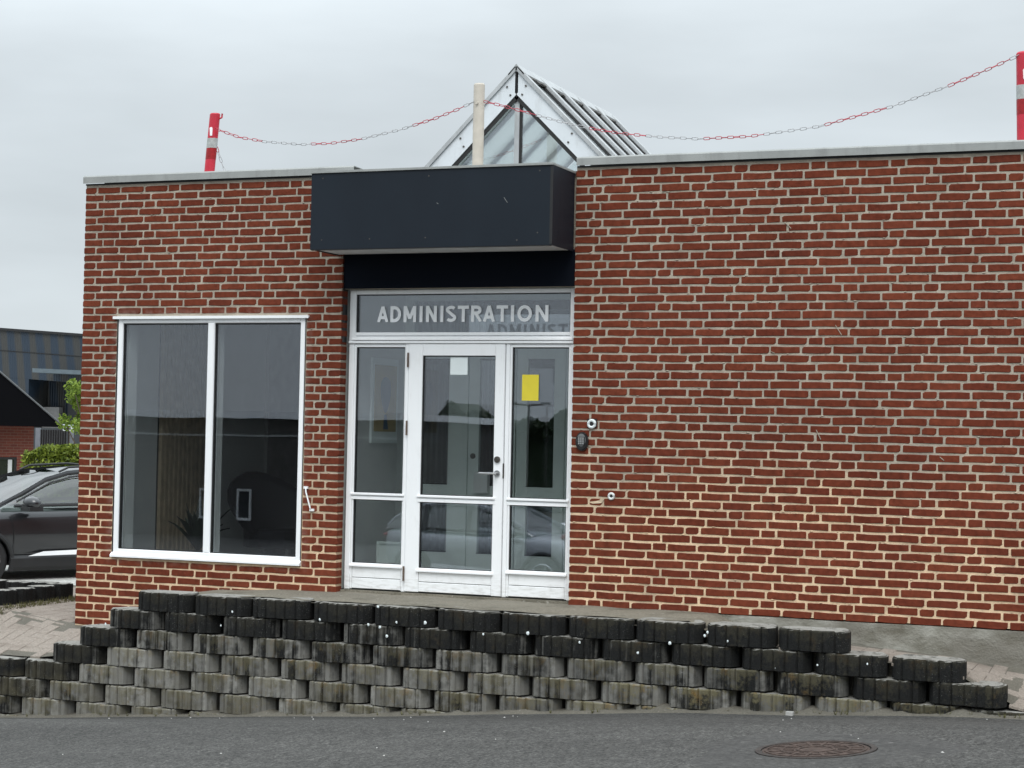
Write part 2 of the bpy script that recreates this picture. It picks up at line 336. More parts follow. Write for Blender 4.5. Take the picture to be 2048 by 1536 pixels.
# pavers: individual stones as real relief, faint after years of dust
pv = MB(); z_ = .0
def paver(cx, cy, ang):
    ca, sa = math.cos(ang), math.sin(ang); hx, hy = .0985, .0485; dz = random.uniform(-.001, .001); tx, ty = random.uniform(-.002, .002), random.uniform(-.002, .002)
    vs = []
    for s_, zz in ((1, -.02), (1, -.003), (.95, 0)):
        for a, b in ((-1, -1), (1, -1), (1, 1), (-1, 1)):
            lx, ly = a*(hx-(1-s_)*.1), b*(hy-(1-s_)*.1); x = cx+lx*ca-ly*sa; y = cy+lx*sa+ly*ca
            vs.append((x, y, terr_z(cx, cy)+zz+dz+tx*lx+ty*ly+(terr_z(x, y)-terr_z(cx, cy))))
    pv.add(vs, [(0, 1, 5, 4), (1, 2, 6, 5), (2, 3, 7, 6), (3, 0, 4, 7), (4, 5, 9, 8), (5, 6, 10, 9), (6, 7, 11, 10), (7, 4, 8, 11), (8, 9, 10, 11)])
def pave(x0, x1, y0, y1):                              # herringbone
    for i in range(-60, 120):
        for j in range(-60, 120):
            if (i-j) % 4 == 0: cx, cy, an = x0+(i+1)*.1, y0+(j+.5)*.1, 0
            elif (i-j) % 4 == 3: cx, cy, an = x0+(i+.5)*.1, y0+(j+1)*.1, math.pi/2
            else: continue
            if x0 <= cx <= x1 and y0 <= cy <= y1: paver(cx, cy, an)
pave(1.3, 5.2, -.74, -.09); pave(-7.5, -3.5, -.70, -.12); pave(-7.5, -4.72, -.06, 2.2)
tag(pv.build('paving_stones', M_PAVER), kind='stuff', label='small worn block pavers on the terrace beside the building', cat='paving')
# concrete threshold slab in front of the door
b = MB(); xs = fr(-3.15, 1.35, 34); ys = fr(-.78, .085, 8)
for x in xs:
    for y in ys: b.v.append((x, y, -.022+.004*math.sin(x*9+y*4)+random.uniform(-.002, .002)-.0-(.06 if x == xs[-1] else 0)-max(0, (-2.35-x))*.04))
n = len(ys)
b.add([], [(i*n+j, (i+1)*n+j, (i+1)*n+j+1, i*n+j+1) for i in range(len(xs)-1) for j in range(n-1)])
tag(b.build('threshold_slab', M_CONC, smooth=180), kind='structure')
# parking ground behind, left
grid('parking_ground', fr(-90, -6.4, 20)+[-4.7, 30], [3.4, 9, 20, 40, 60, 95], lambda x, y: -.83, M_PARK)
b = MB(); b.box(-16, -4.7, 3.0, 3.35, -1.2, -.5); tag(b.build('dark_band', M_DARKBAND), kind='structure')  # low dark box that draws the band in front of the parking ground
b = MB(); b.box(-9, -6.3, 2.4, 3.0, -1.2, -.42); tag(b.build('asphalt_kerb_strip', M_ASPH), kind='structure')

# ------------------------------------------------------------------ the building
BLD = thing('administration_building', (0, 4, 0), 'red brick office building with flat roof, navy canopy and glazed ADMINISTRATION entrance', 'building')
WALL_L, WALL_R, ROW = -4.62, 5.6, .0667
WX0, WX1, WZ0, WZ1 = -4.252, -2.393, .193, 2.268       # window opening
def rz(j): return 3.4-j*ROW
w = MB(); Y0, Y1 = .005, .118
w.box(WALL_L+.004, WX0, Y0, Y1, -1.1, 3.462); w.box(WX1, -2.064, Y0, Y1, -1.1, 3.462)
w.box(WX0, WX1, Y0, Y1, -1.1, WZ0); w.box(WX0, WX1, Y0, Y1, WZ1, 3.462)
w.box(.004, WALL_R+1, Y0, Y1, -.02, 3.462)
w.box(-2.064, .004, .03, Y1+.001, 2.505, 3.40)
wall = w.build('wall', M_MORTAR, BLD)
side = MB(); side.box(WALL_L+.004, WALL_L+.11, Y1+.001, 9, -1.1, 3.462); side.box(WALL_R+.9, WALL_R+1, Y1+.001, 9, -1.1, 3.462); side.box(WALL_L+.11, WALL_R+.9, 8.9, 9, -1.1, 3.46)
side.build('side_wall', M_FARBRICK, BLD)

def brick_mesh(w_, depth=.1, rough=1.):
    """front outline with worn uneven edges, chamfered back to the joint"""
    h_ = .0545; r = random.uniform; hw, hh = w_/2, h_/2
    cut = .008 if random.random() < .65 else r(.01, .026)
    pts = []; nx = 3 if w_ > .15 else 2
    for i in range(nx): pts.append((-hw+cut*.7+(w_-cut*1.4)*i/(nx-1), -hh+r(-.0015, .0045)*rough))
    pts.append((hw-r(0, .003), -hh+cut*.6)); pts.append((hw-r(0, .003), hh-.005))
    for i in range(nx): pts.append((hw-cut*.7-(w_-cut*1.4)*i/(nx-1), hh+r(-.0048, .0015)*rough))
    pts.append((-hw+r(0, .003), hh-cut*.6)); pts.append((-hw+r(0, .003), -hh+.005))
    n = len(pts); tilt = r(-.002, .002); vs = []
    for (x, z) in pts: vs.append((x, depth, z))
    for (x, z) in pts: vs.append((x, .0045, z))
    for (x, z) in pts: vs.append((x*(1-.0038/hw), tilt*x/hw+r(-.0007, .0007), z*(1-.003/hh)))
    fs = [tuple(2*n+i for i in range(n))[::-1]]
    for i in range(n):
        k = (i+1) % n; fs += [(i, k, n+k, n+i), (n+i, n+k, 2*n+k, 2*n+i)]
    return vs, [f[::-1] for f in fs]
BV = {k: [brick_mesh(wd_) for _ in range(10)] for k, wd_ in (('s', .224), ('h', .103))}
BM = {}
def bmesh_obj(kind, i):
    if (kind, i) not in BM:
        m = MB(); m.add(*BV[kind][i]); me = m.mesh('brick'); me.materials.append(M_BRICK); BM[kind, i] = me
    return BM[kind, i]
bricks = []       # x0, x1, z
def seq(first, cyc, ln):
    r = [0.]; 
    for f in first: r.append(f)
    i = 0
    while r[-1] < ln-.001: r.append(r[-1]+cyc[i % len(cyc)]); i += 1
    r = [x for x in r if x < ln-.045]+[ln]; return r
S_, H_ = .24, .12
for j in range(0, 52):                                  # right of the door
    k = j % 4
    if k == 0: js = seq([.085, .205] if j < 8 else [.205], [S_, S_, H_], WALL_R+1)
    elif k == 2: js = seq([.105, .225, .465, .705, .945, 1.065] if j < 8 else [.225, .465, .705, .945, 1.065], [S_, S_, H_], WALL_R+1)
    elif k == 1: js = seq([.155], [S_], WALL_R+1)
    else: js = seq([.155, .275], [S_], WALL_R+1)
    for a, c_ in zip(js, js[1:]):
        bricks.append((a, c_, rz(j)))
for j in range(0, 66):                                  # wing with the window
    k = j % 4; ln = 2.56; z = rz(j)
    inw = WZ0-.02 < z < WZ1+.01
    if inw:
        segs = [[0, .12, .24, .368], [2.227, 2.32, 2.44, ln]] if j % 2 == 0 else [[0, .191, .368], [2.227, 2.38, ln]]
        for sg in segs:
            for a, c_ in zip(sg, sg[1:]): bricks.append((WALL_L+a, WALL_L+c_, z))
        continue
    if k == 0: js = seq([.12, .36, .605, .845, .965], [S_, S_, H_], ln)
    elif k == 2: js = seq([.125, .365, .605, .725], [S_, S_, H_], ln)
    elif k == 1: js = seq([.191], [S_], ln)
    else: js = seq([.191, .311], [S_], ln)
    for a, c_ in zip(js, js[1:]): bricks.append((WALL_L+a, WALL_L+c_, z))
bricks_s = sorted(bricks, key=lambda b_: -(b_[0]) if b_[0] < 3.5 else 100)
big = set()
for b_ in bricks_s:
    if b_[1]-b_[0] > .1 and b_[1] < 3.62 and len(big) < 296 and b_[2] > -.05: big.add(b_)
rest = MB(); chip = (.275, rz(39))
for b_ in bricks:
    a, c_, z = b_; ww = c_-a-.0135; kind = 's' if ww > .16 else 'h'; i = random.randrange(10); cx = (a+c_)/2+random.uniform(-.002, .002); base = .224 if kind == 's' else .103
    if abs(c_-(WALL_L+2.56)) < 1e-4: ww += .0135; cx += .0068
    if abs(a-WALL_L) < 1e-4 or abs(a) < 1e-4: ww += .008; cx -= .004
    sx_ = ww/base; dy = random.uniform(-.0015, .0015)
    if abs(a-.275) < .02 and abs(z-rz(38)) < .01: sx_ *= .6; 
    if b_ in big:
        o = bpy.data.objects.new('brick', bmesh_obj(kind, i)); COL.objects.link(o); o.parent = wall; o.location = (cx, -.0+dy, z+random.uniform(-.0015, .0015))
        o.location -= Vector(BLD.location)*0
        o.scale = (sx_, 1, random.uniform(.97, 1.03)); o.rotation_euler = (0, random.uniform(-.005, .005), 0)
    else:
        th = random.uniform(-.005, .005); sz = random.uniform(.97, 1.03); zz = z+random.uniform(-.0015, .0015); vs, fs = BV[kind][i]
        rest.add([(cx+x*sx_+th*zv, y+dy, zz+zv*sz-th*x) for x, y, zv in vs], fs)
ro = rest.build('brick', M_BRICK); ro.parent = wall; ro['kind'] = 'stuff'
# crumbs of mortar squeezed out of the joints, chipped brick patch
mb = MB()
for _ in range(420):
    x = random.choice([random.uniform(.03, 3.6)]*3+[random.uniform(-4.6, -2.1)]); j = random.randrange(0, 51); z = rz(j)-ROW/2+random.uniform(-.004, .004)
    if x < 0 and WX0-.02 < x < WX1+.02 and WZ0 < z < WZ1: continue
    r_ = random.uniform(.003, .009); n_ = 6
    ring = [(x+r_*random.uniform(1, 2.6)*math.cos(a), .003, z+r_*random.uniform(.5, .9)*math.sin(a)) for a in [2*math.pi*k/n_ for k in range(n_)]]
    mb.add(ring+[(x, -.004, z)], [(k, (k+1) % n_, n_) for k in range(n_)])
for (x, z, l_, an) in [(1.72, 2.95, .07, -.8), (2.12, 2.15, .09, -1.0), (1.62, 1.98, .03, -.4), (1.98, 1.36, .08, -1.1), (-3.75, 2.84, .025, -.6), (2.9, 1.2, .04, -.7)]:
    mb.box(-l_/2, l_/2, -.0045, .002, -.0022, .0022, Matrix.Translation((x, 0, z)) @ Matrix.Rotation(-an, 4, 'Y'))
o = mb.build('mortar_crumb', M_MORTAR); o.parent = wall; o['kind'] = 'stuff'
# concrete plinth below the right wall
p_ = MB(); xs = fr(.0, 6.6, 60)
for i, x in enumerate(xs): p_.v += [(x, -.004, -.7), (x, -.006+random.uniform(-.004, .004), -.25), (x, -.004+random.uniform(-.002, .002), -.033+.002*math.sin(x*5)), (x, .12, -.03)]
p_.add([], [(i*4+k, (i+1)*4+k, (i+1)*4+k+1, i*4+k+1) for i in range(60) for k in range(3)])
p_.build('plinth', M_PLINTH, BLD, smooth=40)
# coping: sheet metal lengths lapped over each other
def coping(x0, x1, y0=-.032, y1=.30, z0=3.462, z1=3.53, cut=None, dz=0):
    m = MB(); m.prism([(y0, z0+dz), (y0, z1-.012+dz), (y0+.01, z1+dz), (y1, z1-.012+dz), (y1, z0+dz), (y1-.003, z0+dz), (y1-.003, z1-.018+dz), (y0+.012, z1-.006+dz), (y0+.003, z1-.016+dz), (y0+.003, z0+dz)], x0, x1, 'x')
    return m.build('coping', M_GREYMETAL, BLD)
for x0, x1, dz in ((-4.628, -3.449, .0), (-3.4485, -2.28, 0.), (-2.2795, -1.96, .0), (.012, 1.02, 0.), (1.0205, 2.32, .0), (2.3205, 3.75, 0.), (3.7505, 5.4, .0), (5.4005, 6.62, 0)): coping(x0, x1, dz=dz)
# thin black strip below the coping
m = MB(); m.box(-4.62, -2.03, .0, .12, 3.448, 3.4615); m.box(.006, 6.6, .0, .12, 3.448, 3.4615); m.build('dark_strip', M_BLACK, BLD)
# roof deck
m = MB(); m.box(-4.5, 6.5, .12, 8.9, 3.36, 3.44); m.build('roof', M_ROOF, BLD)
# canopy
C0, C1, CY = -2.095, -.018, -.50
cp = MB(); cp.box(C0+.003, C1-.003, CY+.012, -.008, 2.79, 3.395); can = cp.build('canopy', M_SOFFIT, BLD)
def part(name, mat, parent, fn, **k):
    m = MB(); fn(m); return m.build(name, mat, parent, **k)
part('fascia_panel', M_NAVY, can, lambda m: m.bbox(C0, C1, CY, CY+.011, 2.782, 3.402, .002))
part('fascia_panel', M_NAVY, can, lambda m: m.box(C1-.002, C1+.009, CY+.001, -.008, 2.782, 3.4))
part('fascia_panel', M_NAVY, can, lambda m: m.box(C0-.009, C0+.002, CY+.001, -.008, 2.782, 3.4))
part('corner_trim', M_BLACK, can, lambda m: (m.box(C0, C1, CY-.002, CY+.02, 2.776, 2.7815), m.box(C1-.012, C1+.011, CY-.002, CY+.0, 2.79, 3.40)))
part('drip_edge', M_GREYMETAL, can, lambda m: (m.box(C0-.012, C1+.012, CY-.012, .02, 3.4025, 3.418)))
part('canopy_roof', M_GREYMETAL, can, lambda m: m.box(C0+.0, C1-.0, CY+.01, .3, 3.4185, 3.424))
for x, z in [(-2.0, 2.86), (-1.57, 2.86), (-1.08, 2.86), (-.30, 2.79+.035), (-.13, 2.88), (-2.0, 3.36), (-1.06, 3.35), (-.12, 3.36)]:
    part('screw', M_DARKSTEEL, can, lambda m: m.cyl((x, CY+.001, z), (0, -1, 0), .006, .003, 8))
part('scratch', M_GREYMETAL, can, lambda m: (m.box(-.026, .026, CY-.0012, CY+.002, -.0013, .0013, Matrix.Translation((-.40, 0, 3.14)) @ Matrix.Rotation(.95, 4, 'Y')), m.box(-.008, .008, CY-.0012, CY+.002, -.0015, .0015, Matrix.Translation((-.98, 0, 3.13)) @ Matrix.Rotation(.6, 4, 'Y'))))
# panel above the entrance
part('fascia_panel', M_NAVYD, BLD, lambda m: m.box(-2.055, -.004, .02, .0295, 2.506, 2.80))
part('jamb_trim', M_BLACK, BLD, lambda m: m.box(-2.058, -2.0555, .02, .10, 2.06, 2.79))

# ---- window of the wing
WIN = part('window', M_WHITE, BLD, lambda m: (m.bbox(WX0+.004, WX0+.052, .004, .09, WZ0+.004, WZ1-.004, .006), m.bbox(WX1-.052, WX1-.004, .004, .09, WZ0+.004, WZ1-.004, .006),
     m.bbox(WX0+.052, WX1-.052, .005, .09, WZ1-.045, WZ1-.005, .006), m.bbox(WX0+.052, WX1-.052, .003, .09, WZ0+.005, WZ0+.058, .006), m.bbox(-3.343, -3.277, .002, .09, WZ0+.058, WZ1-.045, .008)))
part('head_flashing', M_WHITE, WIN, lambda m: (m.box(WX0-.038, WX1+.035, -.02, .03, WZ1+.002, WZ1+.014), m.box(WX0-.038, WX1+.035, -.022, -.0201, WZ1-.008, WZ1+.016)))
part('sill', M_WHITE, WIN, lambda m: m.prism([(-.028, WZ0-.012), (-.028, WZ0+.004), (.0025, WZ0+.03), (.0025, WZ0-.012)], WX0-.004, WX1+.004, 'x'))
for x0, x1 in ((WX0+.052, -3.343), (-3.277, WX1-.052)):
    part('gasket', M_SEAM, WIN, lambda m: (m.box(x0, x0+.008, .022, .06, WZ0+.058, WZ1-.045), m.box(x1-.008, x1, .022, .06, WZ0+.058, WZ1-.045), m.box(x0+.008, x1-.008, .022, .06, WZ0+.058, WZ0+.066), m.box(x0+.008, x1-.008, .022, .06, WZ1-.056, WZ1-.045)))
    part('pane', M_GLASS, WIN, lambda m: m.box(x0+.007, x1-.007, .034, .038, WZ0+.065, WZ1-.055))
    part('pane', M_GLASS, WIN, lambda m: m.box(x0+.007, x1-.007, .052, .056, WZ0+.065, WZ1-.055))
part('opening_edge', M_SEAM, WIN, lambda m: (m.box(WX0-.003, WX0+.003, .0, .1, WZ0, WZ1), m.box(WX1-.003, WX1+.003, .0, .1, WZ0, WZ1), m.box(WX0, WX1, .0, .1, WZ0-.018, WZ0-.0125)))
part('inner_reveal', M_INWALL, WIN, lambda m: (m.box(WX0-.02, WX0+.05, .119, .25, WZ0, WZ1), m.box(WX1-.05, WX1+.02, .119, .25, WZ0, WZ1), m.box(WX0+.05, WX1-.05, .0905, .3, WZ0-.02, WZ0+.045), m.box(-3.33, -3.29, .0905, .2, WZ0+.05, WZ1-.05)))

# ---- entrance front
FY = .10                                              # front face of the frame
ENT = part('entrance_frame', M_WHITE, BLD, lambda m: (
     m.bbox(-2.034, -1.975, FY, .17, 2.075, 2.50, .005), m.bbox(-.066, -.006, FY, .17, 2.075, 2.50, .005), m.bbox(-1.975, -.066, FY+.001, .17, 2.463, 2.499, .005),
     m.bbox(-1.975, -.066, FY+.001, .17, 2.118, 2.145, .004), m.bbox(-2.034, -.006, FY-.012, .17, 2.052, 2.074, .004),
     m.bbox(-2.034, -1.985, FY+.003, .17, .0, 2.051, .005), m.bbox(-.056, -.006, FY+.003, .17, .0, 2.051, .005),
     m.bbox(-1.508, -1.478, FY+.002, .17, .0, 2.05, .004), m.bbox(-.612, -.578, FY+.002, .17, .0, 2.05, .004)))
part('glazing_bead', M_WHITE, ENT, lambda m: (m.prism([(FY-.016, 2.079), (FY-.016, 2.09), (FY+.02, 2.117), (FY+.02, 2.079)], -2.0, -.04, 'x')))
part('shadow_gap', M_SEAM, ENT, lambda m: (m.box(-1.975, -.066, FY+.012, .16, 2.456, 2.4625), m.box(-1.972, -1.966, FY+.012, .16, 2.1455, 2.456), m.box(-.072, -.0665, FY+.012, .16, 2.1455, 2.456), m.box(-2.0, -.04, FY+.004, .16, 2.0745, 2.0785)))
TRN = part('transom_window', M_GLASS, BLD, lambda m: m.box(-1.966, -.072, .124, .128, 2.1455, 2.456))
part('pane', M_GLASS, TRN, lambda m: m.box(-1.966, -.072, .142, .146, 2.1455, 2.456))
def leaf(name, x0, x1, sw0, sw1, z_top, glass_top, glass_bot, mid0, mid1, ybase, parent=BLD, board=True):
    """timber leaf: stiles, top rail, middle rail with bead, bottom boards, two panes"""
    D = part(name, M_WHITE, parent, lambda m: (m.bbox(x0, x0+sw0, ybase, ybase+.055, .006, z_top, .004), m.bbox(x1-sw1, x1, ybase, ybase+.055, .006, z_top, .004)))
    a, b_ = x0+sw0, x1-sw1
    part('rail', M_WHITE, D, lambda m: m.bbox(a+.001, b_-.001, ybase+.0015, ybase+.055, glass_top, z_top, .003))
    part('rail', M_WHITE, D, lambda m: (m.prism([(ybase-.016, mid1-.018), (ybase-.016, mid1-.006), (ybase+.014, mid1), (ybase+.014, mid1-.024)], a-.022, b_+.022, 'x'), m.bbox(a, b_, ybase+.002, ybase+.055, mid0+.002, mid1-.0245, .003),
                                       m.prism([(ybase-.006, mid0), (ybase-.006, mid0+.02), (ybase+.0015, mid0+.025), (ybase+.0015, mid0)], a-.018, b_+.018, 'x')))
    part('rail', M_WHITE, D, lambda m: m.prism([(ybase-.018, glass_bot-.03), (ybase-.018, glass_bot-.018), (ybase+.012, glass_bot), (ybase+.012, glass_bot-.03)], a-.018, b_+.018, 'x'))
    zb = glass_bot-.031; zs = [.008, zb*.52, zb] if board else [.008, zb]
    for q, (z0, z1) in enumerate(zip(zs, zs[1:])):
        part('board', M_WHITE, D, lambda m: m.bbox(a+.002, b_-.002, ybase+(.006 if q else .001), ybase+.05, z0+.0025, z1-.0025, .003))
    part('shadow_gap', M_SEAM, D, lambda m: (m.box(a, b_, ybase+.02, ybase+.04, .0, zb), ))
    for z0, z1 in ((glass_bot, mid0), (mid1, glass_top)):
        part('gasket', M_SEAM, D, lambda m: (m.box(a, a+.006, ybase+.012, ybase+.045, z0, z1), m.box(b_-.006, b_, ybase+.012, ybase+.045, z0, z1), m.box(a+.006, b_-.006, ybase+.012, ybase+.045, z1-.007, z1), m.box(a+.006, b_-.006, ybase+.012, ybase+.045, z0, z0+.004)))
        part('pane', M_GLASS, D, lambda m: m.box(a+.005, b_-.005, ybase+.022, ybase+.026, z0+.003, z1-.006))
        part('pane', M_GLASS, D, lambda m: m.box(a+.005, b_-.005, ybase+.036, ybase+.040, z0+.003, z1-.006))
    return D
leaf('side_window', -1.984, -1.509, .018, .008, 2.048, 2.022, .222, .752, .808, FY+.006)
leaf('side_window', -.577, -.057, .018, .016, 2.048, 2.022, .222, .747, .804, FY+.006)
DOOR = leaf('door', -1.473, -.617, .125, .083, 2.046, 1.952, .205, .748, .806, FY-.012)
for z in (1.915, 1.353, .153): part('hinge', M_HINGE, DOOR, lambda m: m.tube([(-1.477, FY-.02, z-.06), (-1.477, FY-.02, z-.01), (-1.477, FY-.021, z-.009), (-1.477, FY-.02, z+.06)], .0085, 8))
hd = part('handle', M_STEEL, DOOR, lambda m: (m.tube([(-.664, FY-.02, .998), (-.664, FY-.065, .998), (-.675, FY-.072, .998), (-.80, FY-.07, 1.0)], .0095, 10), m.cyl((-.664, FY-.013, .998), (0, -1, 0), .026, .009, 20)), smooth=True)
part('lock_cylinder', M_DARKSTEEL, DOOR, lambda m: (m.cyl((-.664, FY-.013, 1.111), (0, -1, 0), .026, .012, 20), m.cyl((-.664, FY-.025, 1.111), (0, -1, 0), .012, .006, 12)), smooth=True)
part('strike_plate', M_DARKSTEEL, DOOR, lambda m: m.box(-.6165, -.6135, FY-.013, FY+.03, .96, 1.08))
part('sill_strip', M_CONC, BLD, lambda m: m.box(-2.05, -.004, .07, .19, -.06, -.004))
# lettering on the transom glass
SIGN = thing('transom_lettering', (-1.02, .122, 2.23), 'white ADMINISTRATION lettering on the glass above the entrance door', 'sign')
spans = []
PXL = [('A', 345, 430), ('D', 447, 530), ('M', 550, 646), ('I', 674, 694), ('N', 722, 803), ('I', 831, 851), ('S', 869, 948), ('T', 958, 1040), ('R', 1056, 1137), ('A', 1143, 1225), ('T', 1237, 1318), ('I', 1338, 1360), ('O', 1383, 1483), ('N', 1508, 1595)]
for ch, a, c_ in PXL:
    f = lambda u: -1.786+(u-345)/1250*(1.525) - .03*math.sin(math.pi*(u-345)/1250)*0.6
    spans.append((ch, f(a), f(c_)))
SW = .2
def arc(cx, cy, rx_, ry_, a0, a1, n=12): return [(cx+rx_*math.cos(math.radians(lerp(a0, a1, i/n))), cy+ry_*math.sin(math.radians(lerp(a0, a1, i/n)))) for i in range(n+1)]
h2 = SW/2
GLY = {  # strokes in a box one unit high and w wide: list of polylines
 'A': lambda w: [[(h2*.85, 0), (w/2, 1-h2*.2)], [(w-h2*.85, 0), (w/2, 1-h2*.2)], [(w*.24, .29), (w*.76, .29)]],
 'D': lambda w: [[(h2, 0), (h2, 1)], [(h2, 1-h2)]+arc(w*.38, .5, w*.62-h2, .5-h2, 90, -90, 16)+[(h2, h2)]],
 'M': lambda w: [[(h2, 0), (h2, 1)], [(w-h2, 0), (w-h2, 1)], [(h2*1.1, .96), (w/2, .22)], [(w-h2*1.1, .96), (w/2, .22)]],
 'I': lambda w: [[(w/2, 0), (w/2, 1)]],
 'N': lambda w: [[(h2, 0), (h2, 1)], [(w-h2, 0), (w-h2, 1)], [(h2*1.1, .94), (w-h2*1.1, .06)]],
 'S': lambda w: [arc(w*.52, .745, w*.44-h2*.5, .255-h2, 35, 200, 12)+arc(w*.5, .265, w*.5-h2, .265-h2, 60, -150, 14)],
 'T': lambda w: [[(0, 1-h2), (w, 1-h2)], [(w/2, 0), (w/2, 1-h2)]],
 'R': lambda w: [[(h2, 0), (h2, 1)], [(h2, 1-h2)]+arc(w*.5, .72, w*.42-h2, .28-h2, 90, -90, 12)+[(h2, .44+h2)], [(w*.46, .48), (w-h2*1.1, 0)]],
 'O': lambda w: [arc(w/2, .5, w/2-h2, .5-h2, 0, 360, 26)]}
def stroke(m, pts, wd_, y0, y1, f):
    closed = math.dist(pts[0], pts[-1]) < 1e-6; n = len(pts); L_, R_ = [], []
    for i, p in enumerate(pts):
        if closed: a, b_ = pts[i-1 if i else n-2], pts[i+1 if i < n-1 else 1]
        else: a, b_ = pts[max(0, i-1)], pts[min(n-1, i+1)]
        dx, dy = b_[0]-a[0], b_[1]-a[1]; l_ = math.hypot(dx, dy); nx, ny = -dy/l_*wd_/2, dx/l_*wd_/2; L_.append((p[0]+nx, p[1]+ny)); R_.append((p[0]-nx, p[1]-ny))
    vs = [f(*q, y) for y in (y0, y1) for side_ in (L_, R_) for q in side_]
    fs = []
    for i in range(n-1): fs += [(i, i+1, n+i+1, n+i), (2*n+i, 3*n+i, 3*n+i+1, 2*n+i+1), (i, 2*n+i, 2*n+i+1, i+1), (n+i, n+i+1, 3*n+i+1, 3*n+i)]
    if not closed: fs += [(0, n, 3*n, 2*n), (n-1, 3*n-1, 4*n-1, 2*n-1)]
    m.add(vs, fs)
LH = .134
for ch, x0, x1 in spans:
    w_ = (x1-x0)/LH; m = MB()
    for k, st_ in enumerate(GLY[ch](w_)): stroke(m, st_, SW if ch != 'S' else SW*.96, .1215-k*.0003, .1232, lambda u, v, y: (x0+u*LH, y, 2.231+min(1, max(0, v))*LH))
    m.build('letter', M_LETTER, SIGN)
# notes stuck to the glass
def sheet(name, mat, x0, x1, z0, z1, label, cat, y=.1):
    o = MB().box(x0, x1, y, y+.0006, z0, z1).build(name, mat); tag(o, label, cat); return o
sheet('paper_note', M_PAPER, -1.106, -.952, 1.797, 1.945, 'pale square paper note taped high inside the entrance door glass', 'notice', FY-.012+.0208)
sheet('paper_note', M_YELLOW, -.478, -.334, 1.592, 1.802, 'yellow sheet stuck on the narrow side window right of the door', 'notice', FY+.006+.0208)

# ---- wall fittings right of the door
KP = thing('keypad', (.095, 0, 1.275), 'oval black keypad reader on the brick wall right of the door', 'keypad')
def ell(cx, cz, rx, rz_, n=28): return [(cx+rx*math.cos(2*math.pi*i/n), cz+rz_*math.sin(2*math.pi*i/n)) for i in range(n)]
part('housing', M_BLACK, KP, lambda m: (m.prism(ell(.095, 1.272, .052, .074), -.022, .0), m.prism(ell(.095, 1.274, .044, .066), -.030, -.0221)))
part('face_plate', plain('keypad_face', (.16, .17, .17), .4), KP, lambda m: m.prism(ell(.095, 1.283, .036, .050), -.033, -.0301))
part('key_field', M_BLACK, KP, lambda m: m.box(.063, .125, -.036, -.0331, 1.242, 1.308))
for i in range(3):
    for j in range(4): part('key', plain('key', (.3, .31, .31), .5) if i == j == 0 else bpy.data.materials['key'], KP, lambda m: m.box(.071+i*.017, .083+i*.017, -.0385, -.0361, 1.249+j*.0145, 1.26+j*.0145))
RB = thing('camera_fitting', (.173, 0, 1.415), 'round white ring fitting with black centre above the keypad', 'sensor')
part('back_plate', M_BLACK, RB, lambda m: m.box(.135, .213, -.008, .0, 1.385, 1.452))
part('ring', M_PAPER, RB, lambda m: m.tube([(.173+.027*math.cos(a), -.012, 1.412+.027*math.sin(a)) for a in [2*math.pi*i/24 for i in range(24)]], .012, 8, True), smooth=True)
part('lens', M_BLACK, RB, lambda m: m.cyl((.173, -.008, 1.412), (0, -1, 0), .02, .008, 20))
PP = thing('pipe_stub', (.345, 0, .845), 'small round pipe end poking out of the brick wall below the keypad', 'pipe')
part('collar', M_SOFFIT, PP, lambda m: m.tube([(.345+.021*math.cos(a), -.006, .847+.021*math.sin(a)) for a in [2*math.pi*i/20 for i in range(20)]], .010, 8, True), smooth=True)
part('bore', M_BLACK, PP, lambda m: m.cyl((.345, -.002, .847), (0, -1, 0), .014, .005, 16))
o = part('mortar_patch', M_MORTAR, None, lambda m: m.add([(.15, .002, .795), (.19, -.002, .784), (.265, -.003, .79), (.285, -.002, .82), (.265, -.002, .838), (.245, -.003, .812), (.215, -.002, .805), (.18, -.001, .80)], [tuple(range(8))]))
o.parent = wall
HK = thing('wall_hook', (-2.33, 0, .74), 'thin white hook hanging slanted on the bricks right of the window', 'hook')
part('rod', M_WHITE, HK, lambda m: m.tube([(-2.352, -.012, .835), (-2.345, -.02, .80), (-2.30, -.022, .665)], .0065, 8), smooth=True)
for x, z in ((-2.352, .838), (-2.292, .652)): part('end_plate', M_WHITE, HK, lambda m: m.box(x-.02, x+.02, -.014, .0, z-.010, z+.010, None))

# ---- interior seen through the glass
INT = lambda n, m_, f: tag(part(n, m_, None, f), kind='structure')
INT('interior_wall', M_INWALL, lambda m: (m.box(-4.5, -4.44, .126, 3.0, 0, 2.7), m.box(-2.20, -2.07, .126, 2.4, 0, 2.7), m.box(.02, .10, .126, 3.6, 0, 2.7)))
INT('interior_wall', plain('grey_back_wall', (.35, .35, .34), .9), lambda m: (m.box(-4.5, .1, 4.6, 4.7, 0, 2.7), m.box(-4.5, -4.4, 3.0, 4.6, 0, 2.7)))
INT('interior_floor', M_CARPET, lambda m: m.box(-4.49, .1, .20, 4.6, -.08, -.0))
INT('interior_ceiling', M_INWALL, lambda m: m.box(-4.5, .1, .126, 4.6, 2.7, 2.8))
INT('interior_wall', M_DARKIN, lambda m: (m.box(-2.06, .02, 3.3, 3.4, 0, 2.7), m.box(.005, .019, 1.4, 3.3, 0, 2.7), m.box(-2.0695, -2.055, 1.4, 3.3, 0, 2.7)))  # near-black linings past the partition: the inner room's darkness put into the colour
SP = thing('slat_panel', (-4.4, 2.0, 0), 'upright oak slat wall panel seen through the left window pane', 'wall panel')
part('backing', M_DARKIN, SP, lambda m: m.box(-4.439, -4.43, .98, 2.0, .02, 2.6))
for i in range(13):
    y = .99+i*.077; part('slat', M_SLAT, SP, lambda m: m.box(-4.4295, -4.395, y, y+.045, .02, 2.6))
M_SLAT2 = plain('dark_slat', (.45, .41, .38), .7)
